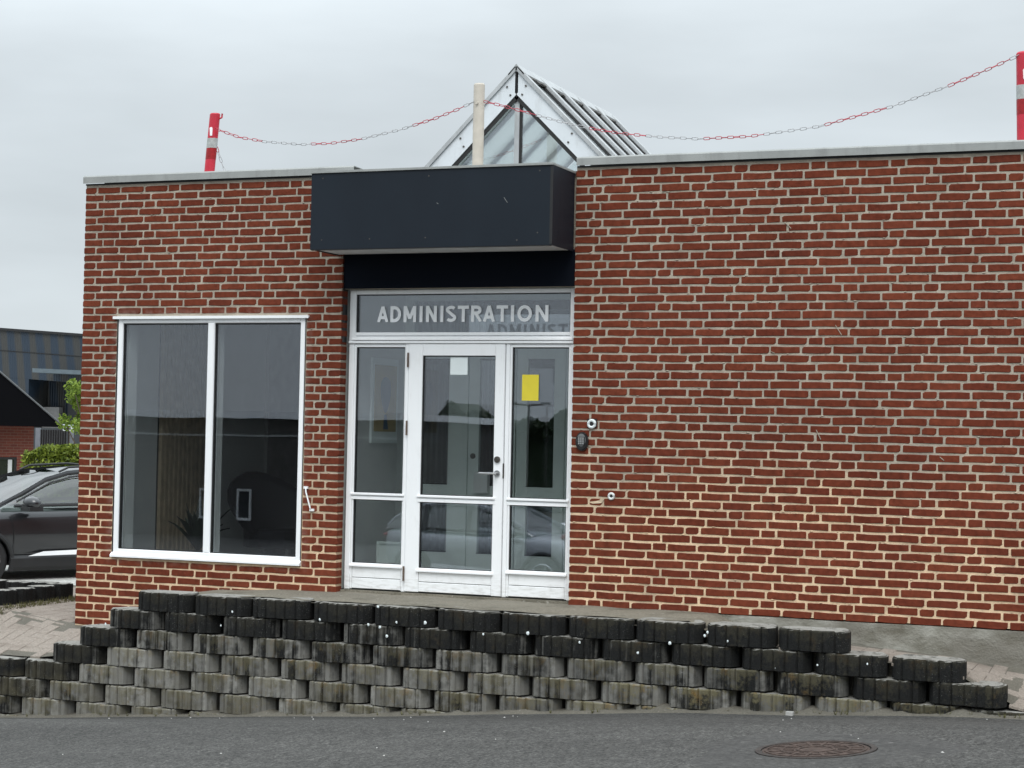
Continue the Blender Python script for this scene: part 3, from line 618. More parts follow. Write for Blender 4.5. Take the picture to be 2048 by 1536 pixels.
SP2 = thing('slat_panel', (-2.03, 2.35, 0), 'dark upright slat wall panel seen through the entrance door glass', 'wall panel')
part('backing', M_DARKIN, SP2, lambda m: m.box(-2.0545, -2.045, 1.42, 3.28, .02, 2.6))
for i in range(15):
    y = 1.44+i*.122; part('slat', M_SLAT2, SP2, lambda m: m.box(-2.0445, -2.01, y, y+.07, .02, 2.6))
# tub chair
CH = thing('lounge_chair', (-3.0, .85, 0), 'black curved lounge chair standing behind the right window pane', 'chair')
m = MB(); nu, nv = 22, 7; cxc, cyc = -3.0, .9
for k, (ri, ro_) in enumerate(((1, 1),)):
    for i in range(nu+1):
        a = math.radians(lerp(-35, 250, i/nu)); top = .50+.42*max(0, math.cos(a-math.radians(150)))**1.2
        for j in range(nv+1):
            v = j/nv; r0 = lerp(.20, .47, v**.7); m.v.append((cxc+1.25*r0*math.cos(a), cyc+r0*math.sin(a)*.9, lerp(.27, top, v)))
n = nv+1
m.add([], [(i*n+j, (i+1)*n+j, (i+1)*n+j+1, i*n+j+1) for i in range(nu) for j in range(nv)])
shell = m.build('shell', M_LEATHER, CH, smooth=180); sm = shell.modifiers.new('s', 'SOLIDIFY'); sm.thickness = .05
part('seat', M_LEATHER, CH, lambda m: m.prism([(cxc+.42*math.cos(a), cyc+.33*math.sin(a)) for a in [2*math.pi*i/20 for i in range(20)]], .27, .42, 'z'))
part('pedestal', M_STEEL, CH, lambda m: m.cyl((cxc, cyc, .04), (0, 0, 1), .025, .23, 12))
for a in (.4, 1.97, 3.54, 5.11): part('leg', M_STEEL, CH, lambda m: m.tube([(cxc, cyc, .07), (cxc+.3*math.cos(a), cyc+.3*math.sin(a), .015)], .015, 8))
PL = thing('pot_plant', (-3.75, .6, 0), 'dark spiky potted plant inside at the foot of the left window pane', 'plant')
part('pot', M_BLACK, PL, lambda m: m.cyl((-3.75, .6, .0), (0, 0, 1), .12, .22, 20, r1=.15))
for i in range(22):
    a = i*2.4; l_ = random.uniform(.28, .55); tl = random.uniform(.25, 1.0); m = MB(); pr = []
    for k in range(6):
        s_ = k/5; r_ = l_*s_*tl; wv = .035*math.sin(math.pi*min(1, s_*.9+.1)); c_ = Vector((-3.75+r_*math.cos(a), .6+r_*math.sin(a)*.6, .22+l_*s_*(1.1-.5*s_*tl))); pe = Vector((-math.sin(a), math.cos(a), 0))*wv; m.v += [tuple(c_-pe), tuple(c_+Vector((0, 0, -.01))), tuple(c_+pe)]
    m.add([], [f_ for k in range(5) for f_ in ((k*3, k*3+1, k*3+4, k*3+3), (k*3+1, k*3+2, k*3+5, k*3+4))]); m.build('leaf', M_LEAFD, PL, smooth=180)
# vestibule partition
IP = thing('vestibule_partition', (-1.0, 1.28, 0), 'pale green glazed inner doors of the porch behind the entrance glass', 'inner doors')
VY = 1.28
part('frame', M_INFRAME, IP, lambda m: (m.box(-2.07, -1.99, VY, VY+.08, 0, 2.68), m.box(-1.54, -1.44, VY, VY+.08, 0, 2.11), m.box(-.52, .018, VY, VY+.08, 0, 2.11), m.box(-1.99, .018, VY, VY+.08, 2.11, 2.17), m.box(-1.99, .018, VY, VY+.08, 2.5, 2.68)))
M_GLASSTR = glassmat('inner_transom_glass', (.9, .93, .92), .22, .002)
part('pane', M_GLASSTR, IP, lambda m: m.box(-1.99, .018, VY+.03, VY+.034, 2.17, 2.5))
def inner(name, x0, x1):
    q = part(name, M_INFRAME, IP, lambda m: (m.box(x0, x0+.1, VY+.01, VY+.06, .01, 2.105), m.box(x1-.1, x1, VY+.01, VY+.06, .01, 2.105), m.box(x0+.1, x1-.1, VY+.01, VY+.06, 1.98, 2.105), m.box(x0+.1, x1-.1, VY+.01, VY+.06, .73, .86), m.box(x0+.1, x1-.1, VY+.01, VY+.06, .01, .26)))
    part('pane', M_GLASSIN, q, lambda m: (m.box(x0+.1, x1-.1, VY+.03, VY+.034, .86, 1.98), m.box(x0+.1, x1-.1, VY+.03, VY+.034, .26, .73)))
    part('bead', M_SEAM, q, lambda m: (m.box(x0+.1, x1-.1, VY+.005, VY+.01, .862, .87), m.box(x0+.1, x1-.1, VY+.005, VY+.0099, .262, .27), m.box(x0+.1, x1-.1, VY+.005, VY+.01, 1.972, 1.98)))
    return q
inner('inner_window', -1.99, -1.44-.09); d1 = inner('inner_door', -1.435, -.99); inner('inner_door', -.98, -.53)
part('lock_cylinder', M_DARKSTEEL, d1, lambda m: m.cyl((-1.385, VY+.009, 1.12), (0, -1, 0), .024, .012, 16))
part('letter_box', M_SOFFIT, d1, lambda m: m.box(-1.35, -1.22, VY-.05, VY+.009, .80, .98))
INT('vestibule_floor', plain('door_mat', (.06, .06, .06), .95), lambda m: m.box(-2.05, .015, .20, 1.27, .001, .012))
PO = thing('framed_poster', (-2.06, .85, 1.6), 'framed tan poster with a blue abstract shape behind the left side window', 'picture')
part('frame', M_PAPER, PO, lambda m: m.box(-2.069, -2.05, .60, 1.12, 1.22, 1.96))
part('print', plain('poster_tan', (.42, .33, .17), .6), PO, lambda m: m.box(-2.0498, -2.046, .64, 1.08, 1.32, 1.90))
pb = plain('poster_blue', (.07, .12, .2), .6)
part('printed_shape', pb, PO, lambda m: (m.prism([(.86+.1*math.cos(a)+.02*math.sin(2*a), 1.64+.16*math.sin(a)) for a in [2*math.pi*i/16 for i in range(16)]], -2.0459, -2.0445, 'x'), m.prism([(.82, 1.34), (.92, 1.34), (.88, 1.47), (.84, 1.47)], -2.0459, -2.0445, 'x')))
LF = part('leaning_board', M_INFRAME, None, lambda m: (m.box(-1.93, -1.55, .55, .565, .02, .36), m.box(-1.95, -1.93, .54, .57, .0, .38), m.box(-1.93, -1.55, .54, .57, .36, .38)))
tag(LF, 'grey framed board leaning low behind the left side window', 'board')

# ------------------------------------------------------------------ skylight
AX, AZ, GY0, GY1, HB = -.921, 4.49, 1.0, 3.52, 3.44
HW = AZ-HB
SK = part('skylight', M_ALU, BLD, lambda m: (m.box(AX-HW, AX+HW, GY0+.03, GY0+.06, HB, HB+.06), m.box(AX-HW-.02, AX-HW+.04, GY0, GY1, HB, HB+.05), m.box(AX+HW-.04, AX+HW+.02, GY0, GY1, HB, HB+.05)))
def sloped(m, s_, y0, y1, t0, t1, a=0., b_=1.):      # board following one slope; t = offset below the slope line, a..b along it
    dx, dz = s_*.7071, -.7071; nx, nz = -s_*.7071, -.7071; Ls = HW*1.4142
    P = lambda u, t_: (AX+dx*Ls*u+nx*t_, AZ+dz*Ls*u+nz*t_)
    m.prism([P(a, t0), P(b_, t0), P(b_, t1), P(a+(t1-t0)/Ls if a == 0 else a, t1)], y0, y1)
WP = plain('white_bargeboard', (.7, .74, .77), .4, .05, 4, .05, dirt=((.3, .3, .28), .4))
for s_ in (-1, 1):
    part('bargeboard', WP, SK, lambda m: sloped(m, s_, GY0-.012, GY0+.012, .02, .165))
    part('edge_profile', M_ALU, SK, lambda m: sloped(m, s_, GY0-.03, GY0+.05, -.012, .0195))
    part('rubber_seal', M_SEAM, SK, lambda m: sloped(m, s_, GY0-.004, GY0+.008, .166, .20, .05))
    for u, t_ in ((.12, .055), (.14, .13), (.53, .055), (.55, .13), (.8, .055), (.82, .13)):
        x, z = AX+s_*.7071*1.485*u-s_*.7071*t_, AZ-.7071*1.485*u-.7071*t_
        part('bolt', M_DARKSTEEL, SK, lambda m: m.cyl((x, GY0-.011, z), (0, -1, 0), .009, .008, 8))
part('edge_profile', M_SEAM, SK, lambda m: m.box(AX-.003, AX+.003, GY0-.014, GY0-.0125, AZ-.26, AZ-.03))
for x, w2 in ((AX, .022), (AX-.62, .018), (AX+.62, .018)):
    part('mullion', M_ALU, SK, lambda m: m.box(x-w2, x+w2, GY0+.014, GY0+.06, HB+.06, AZ-abs(x-AX)-.24))
    part('rubber_seal', M_SEAM, SK, lambda m: m.box(x+w2+.001, x+w2+.02, GY0+.02, GY0+.055, HB+.06, AZ-abs(x-AX)-.27))
part('gable_pane', M_GLASSROOF, SK, lambda m: m.prism([(AX-HW+.07, HB+.03), (AX+HW-.07, HB+.03), (AX, AZ-.12)], GY0+.030, GY0+.036))
part('gable_pane', M_GLASSROOF, SK, lambda m: m.prism([(AX-HW+.07, HB+.03), (AX+HW-.07, HB+.03), (AX, AZ-.12)], GY1-.036, GY1-.030))
for s_ in (-1, 1):
    part('roof_pane', M_GLASSSLOPE, SK, lambda m: sloped(m, s_, GY0+.05, GY1-.05, .03, .036, .03))
    for i in range(6):
        y = GY0+.0+(GY1-GY0-.05)*i/5
        if i: part('glazing_bar', M_ALU, SK, lambda m: sloped(m, s_, y-.02, y+.075, -.022, .029, .02))
        if i: part('rubber_seal', M_SEAM, SK, lambda m: sloped(m, s_, y-.045, y-.021, .005, .028, .03))
part('ridge_cap', M_ALU, SK, lambda m: m.prism([(AX-.075, AZ-.055), (AX, AZ+.028), (AX+.075, AZ-.055), (AX+.07, AZ-.07), (AX, AZ+.008), (AX-.07, AZ-.07)], GY0-.03, GY1+.02))
part('sealant', M_DARKSTEEL, SK, lambda m: m.tube([(AX+.082+random.uniform(-.005, .005), y, AZ-.082+random.uniform(-.006, .006)) for y in fr(GY0+.05, GY1-.1, 60)], .012, 6))

# ------------------------------------------------------------------ roof edge posts and chain
M_RED = plain('red_plastic', (.52, .022, .045), .4, .15, 9)
M_REDD = plain('red_reflective_band', (.33, .008, .012), .3, .2, 30)
M_BAND = plain('grey_reflective_band', (.42, .43, .42), .4, .2, 40, dirt=((.12, .2, .12), .5))
M_CREAM = plain('yellowed_white_plastic', (.56, .51, .44), .5, .08, 14, dirt=((.4, .34, .26), .35))
def post(x, y, zb, zt, r, lean, body, bands, label, hole=None, flat=False):
    th = thing('marker_post', (x, y, zb), label, 'marker post', 'marker posts along the roof edge')
    H = zt-zb; tip = lean*H
    def P(s_): return (x+tip*s_, y, zb+H*s_)
    def ring(s_, rr_): return [(x+tip*s_+rr_*math.cos(a), y+rr_*.8*math.sin(a), zb+H*s_) for a in [2*math.pi*i/16 for i in range(16)]]
    def tubeseg(m, s0, s1, rr_, cap=True):
        m.add(ring(s0, rr_)+ring(s1, rr_), [(i, (i+1) % 16, 16+(i+1) % 16, 16+i) for i in range(16)]+([tuple(range(16))[::-1], tuple(range(16, 32))] if cap else []))
    def bodyf(m):
        segs = [0, .25, .5, .72, .82, .93, .985] if True else 0
        for a, c_ in zip(segs, segs[1:]):
            tubeseg(m, a, c_, r, a == 0 or c_ == .985)
        m.add(ring(.985, r)+ring(1.0, r*.86), [(i, (i+1) % 16, 16+(i+1) % 16, 16+i) for i in range(16)]+[tuple(range(16, 32))])
    part('tube', body, th, bodyf, smooth=50)
    for s0, s1, mt in bands: part('band', mt, th, lambda m: tubeseg(m, s0, s1, r+.0015), smooth=50)
    if hole:
        s_ = hole; hx = x+tip*s_
        part('slot', plain('pale_slot', (.85, .87, .88), .6), th, lambda m: m.prism([(hx-.013, zb+H*s_+.035), (hx-.008, zb+H*s_-.03), (hx+.012, zb+H*s_-.03), (hx+.014, zb+H*s_+.03), (hx+.008, zb+H*s_+.045), (hx-.008, zb+H*s_+.045)], y-r*.8-.003, y-r*.8+.01))
        part('hook_lug', body, th, lambda m: m.tube([(x+tip+r*.8, y, zt-.05), (x+tip+r+.02, y, zt-.04), (x+tip+r+.024, y, zt-.005)], .008, 8))
    else:
        part('lug', body, th, lambda m: m.cyl((x+tip*.8, y-r*.7, zb+H*.78), (0, -1, 0), .012, .02, 8))
    part('foot', M_BLACK, th, lambda m: m.box(x-.12, x+.12, y-.1, y+.1, zb-.02, zb+.03))
    return th
PY = .17
post(-3.485, PY+.02, 3.46, 4.07, .0475, .085, M_RED, [(.50, .64, M_BAND), (.34, .498, M_REDD)], 'red marker post on the roof edge above the window, grey band round it', .72)
post(-.925, PY, 3.435, 4.20, .0475, .0, M_CREAM, [], 'yellowed white marker post in front of the glazed skylight')
post(3.455, PY, 3.46, 4.21, .066, -.02, M_RED, [(.53, .67, M_BAND), (.38, .528, M_REDD)], 'thick red marker post on the roof at the far right edge', .76)
# chain
CR, CW = plain('red_chain_plastic', (.42, .045, .07), .5, .1), plain('white_chain_plastic', (.40, .40, .41), .45, .1)
CP = plain('faded_pink_chain', (.55, .18, .2), .45, .1)
LK = {}
def link_mesh(mat):
    if mat.name not in LK:
        m = MB(); pts = []; hl, rr_ = .017, .0098
        for k in range(5): a = math.pi/2-math.pi*k/4; pts.append((hl+rr_*math.cos(a), 0, rr_*math.sin(a)))
        for k in range(5): a = -math.pi/2-math.pi*k/4; pts.append((-hl+rr_*math.cos(a), 0, rr_*math.sin(a)))
        m.tube(pts, .0030, 4, True); me = m.mesh('link'); me.materials.append(mat); LK[mat.name] = me
    return LK[mat.name]
def chain(pts, label, start, per=10, pal=(CR, CW)):
    th = thing('plastic_chain', pts[0], label, 'chain', 'red and white chains along the roof edge')
    P = [Vector(p) for p in pts]; seg = [(P[i+1]-P[i]).length for i in range(len(P)-1)]; tot = sum(seg); step = .048; k = 0
    def at(s_):
        for i, l_ in enumerate(seg):
            if s_ <= l_ or i == len(seg)-1: return P[i].lerp(P[i+1], s_/l_), (P[i+1]-P[i]).normalized()
            s_ -= l_
    s_ = step/2
    while s_ < tot:
        p, d = at(s_); mat = pal[((k+start)//per) % 2]
        o = bpy.data.objects.new('link', link_mesh(mat)); COL.objects.link(o); o.parent = th; o.location = p-Vector(pts[0])
        o.rotation_euler = (d.to_track_quat('X', 'Z') @ Matrix.Rotation((math.pi/2 if k % 2 else 0)+random.uniform(-.35, .35)+.3, 3, 'X').to_quaternion()).to_euler()
        s_ += step; k += 1
C1P = [(-3.395, 3.925), (-3.156, 3.841), (-2.909, 3.795), (-2.568, 3.757), (-2.281, 3.753), (-1.998, 3.777), (-1.628, 3.842), (-1.309, 3.922), (-1.10, 3.99), (-.95, 4.05)]
C2P = [(-.87, 4.045), (-.70, 4.00), (-.45, 3.925), (-.203, 3.851), (.05, 3.785), (.309, 3.733), (.643, 3.690), (.971, 3.662), (1.373, 3.665), (1.922, 3.72), (2.454, 3.843), (2.899, 3.985), (3.2, 4.10), (3.40, 4.185)]
chain([(x, PY-.03, z) for x, z in C1P], 'red and white plastic chain sagging between the left red post and the white post', 0)
chain([(x, PY-.03, z) for x, z in C2P], 'red and white plastic chain sagging between the white post and the right red post', 0)
chain([(-3.42, PY+.03, 3.78), (-3.37, PY+.06, 3.62), (-3.34, PY+.06, 3.56)], 'short loose chain end hanging at the foot of the left red post', 9)

# ------------------------------------------------------------------ planter block retaining wall
BP, BH = .533, .153
def block_mesh(length=.515, seed=0):
    rd = random.Random(seed); hl = length/2; prof = []
    xs = []; ribs = max(3, round(length/.088))
    for i in range(ribs+1):
        x = -hl+length*i/ribs
        if 0 < i < ribs: xs += [(x-.010, 0), (x, .013), (x+.010, 0)]
        else: xs.append((x, 0))
        if i < ribs: xs.append((x+length/ribs/2, -.004))
    def bow(x):
        u = abs(x)/hl; return .0 if u < .45 else (.032*(u-.45)/.40 if u < .85 else .032+.075*((u-.85)/.15)**1.2)
    fr_ = [(x, bow(x)+g_+rd.uniform(-.0015, .0015)) for x, g_ in xs]
    poly = fr_+[(hl-.005, .20), (hl-.06, .30), (-hl+.06, .30), (-hl+.005, .20)]; n = len(poly)
    b = MB(); lay = [(-BH+.004, .0), (-.012, .0), (-.001, .010)]
    for z, ins in lay:
        for i, (x, y) in enumerate(poly):
            cy = .13; f_ = ins/.2
            b.v.append((x*(1-f_*.8), y+(cy-y)*f_, z+(rd.uniform(-.005, .002) if ins else rd.uniform(-.0015, .0015))))
    b.v += [(x*.80, .13+(y-.13)*.72, -.006+rd.uniform(-.006, .004)) for x, y in poly]
    fs = [tuple(range(n))[::-1]]
    for l_ in range(3): fs += [(l_*n+i, l_*n+(i+1) % n, (l_+1)*n+(i+1) % n, (l_+1)*n+i) for i in range(n)]
    fs.append(tuple(range(3*n, 4*n))); b.add([], fs)
    me = b.mesh('block'); me.materials.append(M_BLOCK)
    import bmesh
    bm = bmesh.new(); bm.from_mesh(me); bmesh.ops.recalc_face_normals(bm, faces=bm.faces); bm.to_mesh(me); bm.free()
    return me
BLK = [block_mesh(.503, i) for i in range(6)]; HALF = block_mesh(.25, 9)
RW = thing('retaining_wall', (-.5, -.9, -.8), 'stepped wall of dark ribbed concrete planter blocks between the road and the entrance', 'retaining wall')
def course_span(k):
    left = {0: -3.446, 1: -3.712, 2: -3.979, 3: -4.245}.get(k, -9.0)
    right = {0: 2.418, 1: 3.217, 2: 3.217}.get(k, 7.5)
    return left, right
for k in range(0, 9):
    l_, r_ = course_span(k); off = 0 if k % 2 == 0 else BP/2; z = -.02-k*BH; y = -.915-.010*k
    i0 = -14
    for i in range(i0, 30):
        x0 = -3.446+off+i*BP; x1 = x0+BP
        if x0 < l_-.28 or x1 > r_+.28 or x0 < -9.2 or x1 > 7.6: continue
        if x0 < l_-.02 and k < 4 and k % 2 == 0 and False: continue
        if abs(x0-l_) > .28 and x0 < l_: continue
        cx = (x0+x1)/2
        if cx < l_ or cx > r_: continue
        if z-BH*0 < road_z(cx, -1.0)-.02: continue
        o = bpy.data.objects.new('block', random.choice(BLK)); COL.objects.link(o); o.parent = RW
        o.location = Vector((cx+random.uniform(-.006, .006), y+random.uniform(-.006, .006), z+random.uniform(-.003, .003)))-Vector(RW.location)
        if k == 3 and cx > 3.3: o.location.z -= .01
        o.rotation_euler = (random.uniform(-.008, .004), random.uniform(-.006, .006), random.uniform(-.02, .02)); o.scale = (1, 1, random.uniform(.985, 1.0))
        if random.random() < .5: o.rotation_euler[2] += 0
        # blocks nearest the exposed top of their column are black with algae
        top_k = 0
        while top_k < 9 and not (course_span(top_k)[0]-.1 <= cx <= course_span(top_k)[1]+.1): top_k += 1
        d = k-top_k
        alg = {0: 1.15, 1: .55, 2: .38}.get(d, .27)+random.uniform(-.08, .1)
        if cx > 1.3 and d > 0: alg += .14
        if k == 3 and cx > 3.3: alg = .45
        if d == 0 and cx > 3.4: alg = .5
        o.color = (alg, (0.15 if d < 2 else .45 if d == 2 else .85)*(1.2 if cx > .5 else .8), random.random(), 1)
o = bpy.data.objects.new('block', HALF); COL.objects.link(o); o.parent = RW; o.location = Vector((3.36, -.93, -.02-2*BH))-Vector(RW.location); o.color = (.95, .3, .4, 1)
# earth fill behind the blocks
m = MB()
for x0, x1, zt in ((-9, -4.0, -.645), (-4.0, -3.45, -.42), (-3.45, -3.1, -.2), (-3.1, 2.2, -.055), (2.2, 2.9, -.24), (2.9, 7, -.52)): m.box(x0, x1, -.69, -.60, -2, zt)
o = m.build('earth_fill', M_SAND); tag(o, kind='structure')
# sand and grit along the foot of the wall
m = MB(); xs = fr(-7, 7, 240)
for x in xs:
    a_ = .5+.5*math.sin(x*11.8+math.pi/2); wdt = .045+.03*a_*random.random(); hh = .012+.035*random.random()*a_
    zb = road_z(x, -1.0)
    m.v += [(x, -.86, zb+hh+.01), (x, -.965, zb+hh*.8), (x, -.975-wdt*.5, zb+hh*.4+.002), (x, -.985-wdt*.9-.02*random.random(), road_z(x, -1.05)-.006)]
m.add([], [(i*4+k, (i+1)*4+k, (i+1)*4+k+1, i*4+k+1) for i in range(240) for k in range(3)])
tag(m.build('grit_strip', M_SAND, smooth=180), kind='stuff', label='sand and grit gathered along the foot of the block wall', cat='grit')
# weeds and moss rooted in the joint between wall and asphalt
m = MB()
for _ in range(46):
    cx = random.choice([-4.3, -3.6, -2.75, -1.9, -.9, .1, .75, 1.7, 2.3, 3.1, 3.5])+random.gauss(0, .16); cy = -1.0+random.uniform(-.02, .015); z = road_z(cx, cy)
    for _ in range(9):
        a = random.uniform(0, 6.28); l_ = random.uniform(.012, .05); dx, dy = math.cos(a), math.sin(a)
        m.add([(cx-dy*.003, cy+dx*.003, z), (cx+dy*.003, cy-dx*.003, z), (cx+dx*l_*.6, cy+dy*l_*.4, z+l_)], [(0, 1, 2)])
tag(m.build('weeds', M_MOSS), kind='stuff', label='thin weeds and moss in the joint between block wall and road', cat='weeds')
# droppings, specks of litter
m = MB()
def splat(x, z, r_, y):
    n_ = 8; ring = [(x+r_*random.uniform(.7, 1.2)*math.cos(a), y, z+1.2*r_*random.uniform(.7, 1.2)*math.sin(a)) for a in [2*math.pi*k/n_ for k in range(n_)]]
    m.add(ring+[(x, y-.004, z)], [(k, (k+1) % n_, n_) for k in range(n_)])
for x, z, r_ in [(-2.50, -.135, .011), (-1.72, -.155, .012), (-3.68, -.30, .013), (-1.22, -.03, .012), (-1.06, -.14, .011), (-1.20, -.185, .013), (-1.14, -.25, .014), (-1.3, -.17, .012), (-.82, -.13, .016), (.02, -.16, .018), (-.34, -.19, .011), (.43, -.205, .011), (1.12, -.17, .016), (.88, -.255, .012), (1.38, -.1, .014), (1.40, -.075, .012), (1.55, -.13, .009), (-2.6, -.25, .009), (-2.35, -.255, .009), (2.55, -.23, .009), (1.9, -.3, .008), (2.2, -.26, .008)]:
    splat(x, z, r_*.78, -.925)
tag(m.build('bird_droppings', M_PAPER), kind='stuff', label='white bird droppings spotted on the top courses of the block wall', cat='droppings')
m = MB()
for _ in range(34):
    x, y = random.uniform(-4.5, 4.5), random.uniform(-4.8, -1.05); z = road_z(x, y)+.005; r_ = random.uniform(.003, .009)
    n_ = 5; m.add([(x+r_*random.uniform(.6, 1.5)*math.cos(a), y+r_*math.sin(a), z) for a in [2*math.pi*k/n_ for k in range(n_)]]+[(x, y, z+.006)], [(k, (k+1) % n_, n_) for k in range(n_)])
x, y = 2.05, -1.08; m.box(x-.03, x+.02, y-.02, y+.02, road_z(x, y), road_z(x, y)+.025)
tag(m.build('litter_specks', plain('pale_grit', (.42, .41, .39), .9)), kind='stuff', label='pale chips of grit and litter scattered on the asphalt', cat='litter')
# manhole
mx_, my_ = 2.86, -3.95; mz = road_z(mx_, my_); dzx = road_z(mx_+.3, my_)-road_z(mx_-.3, my_); dzy = road_z(mx_, my_+.3)-road_z(mx_, my_-.3)
MH = thing('manhole_cover', (mx_, my_, mz), 'rusty brown round manhole cover in the asphalt', 'manhole cover')
MH.rotation_euler = (math.atan(dzy/.6), -math.atan(dzx/.6), 0)
M_RUST = plain('rusty_iron', (.078, .058, .050), .92, .45, 30, .9, spec=.15, dirt=((.05, .045, .042), .7))
M_RUSTD = plain('iron_rim', (.05, .042, .038), .75, .4, 30, .5, metal=.3)
def disc(m, r0, r1, z0, z1, n=48):
    vs = []
    for r_, z in ((r0, z0), (r0, z1), (r1, z1), (r1, z0)): vs += [(r_*math.cos(2*math.pi*i/n), r_*math.sin(2*math.pi*i/n), z) for i in range(n)]
    m.add(vs, [(a*n+i, a*n+(i+1) % n, ((a+1) % 4)*n+(i+1) % n, ((a+1) % 4)*n+i) for a in range(4) for i in range(n)])
def lp(name, mat, f, parent=MH, **k):
    m = MB(); f(m); return m.build(name, mat, parent, local=True, **k)
lp('rim', M_RUSTD, lambda m: disc(m, .296, .325, -.02, .010))
lp('lid', M_RUST, lambda m: m.cyl((0, 0, -.02), (0, 0, 1), .288, .026, 48))
for i in range(3):
    r_ = .09+i*.085; lp('raised_ring', M_RUST, lambda m: disc(m, r_, r_+.016, .006, .011, 36))
for i in range(16):
    a = math.pi*2*i/16; lp('raised_bar', M_RUST, lambda m: m.box(.12, .255, -.009, .009, .006, .0105, Matrix.Rotation(a, 4, 'Z')))
# asphalt crown patch round the cover (a darker repair ring)
m = MB(); n_ = 64
for q, r_ in enumerate((.327, .335, .62, .74)):
    for i in range(n_):
        a = 2*math.pi*i/n_; rj = r_*(1+(.09*math.sin(3*a+1)+.05*math.sin(7*a) if q > 1 else 0)); x = mx_+rj*math.cos(a); y = my_+rj*math.sin(a); m.v.append((x, y, road_z(x, y)+(.004, .007, .006, -.002)[q]))
m.add([], [(q*n_+i, q*n_+(i+1) % n_, (q+1)*n_+(i+1) % n_, (q+1)*n_+i) for q in range(3) for i in range(n_)])
M_ASPH2 = ground('asphalt_repair', (.017, .0165, .016), (.098, .095, .09), (.18, .17, .165), dark=(.03, .03, .03), agg=30)
tag(m.build('asphalt_patch', M_ASPH2, smooth=180), kind='structure')

# ------------------------------------------------------------------ low planter kerb on the left
PK = thing('planter_kerb', (-5.5, .8, -.33), 'low kerb of dark concrete planter blocks on the pavement left of the building', 'planter')
for (xa, ya, xb, yb) in ((-5.50, -.75, -5.40, 1.15), (-6.9, .80, -5.55, 1.0)):
    L_ = math.hypot(xb-xa, yb-ya); n_ = int(L_/.262); an = math.atan2(yb-ya, xb-xa)
    for i in range(n_):
        u = (i+.5)/n_; x, y = lerp(xa, xb, u), lerp(ya, yb, u)
        o = bpy.data.objects.new('block', HALF); COL.objects.link(o); o.parent = PK; o.rotation_euler = (0, 0, an+random.uniform(-.05, .05)); o.scale = (1.1, .7, 1.05)
        o.location = Vector((x, y, -.18+random.uniform(-.006, .006)))-Vector(PK.location); o.color = (1.1, .0, random.random(), 1)
m = MB()
for _ in range(900):
    u = random.random(); x = -5.34+random.uniform(-.06, .05); y = lerp(-.5, 1.3, u); z = terr_z(x, y); hgt = random.uniform(.01, .05); a = random.uniform(0, 6.28)
    m.add([(x, y, z), (x+.008*math.cos(a), y+.008*math.sin(a), z), (x+random.uniform(-.02, .02), y+random.uniform(-.02, .02), z+hgt)], [(0, 1, 2)])
tag(m.build('dry_grass', M_MOSS), kind='stuff', label='dry moss and grass tufts along the foot of the planter kerb', cat='grass')

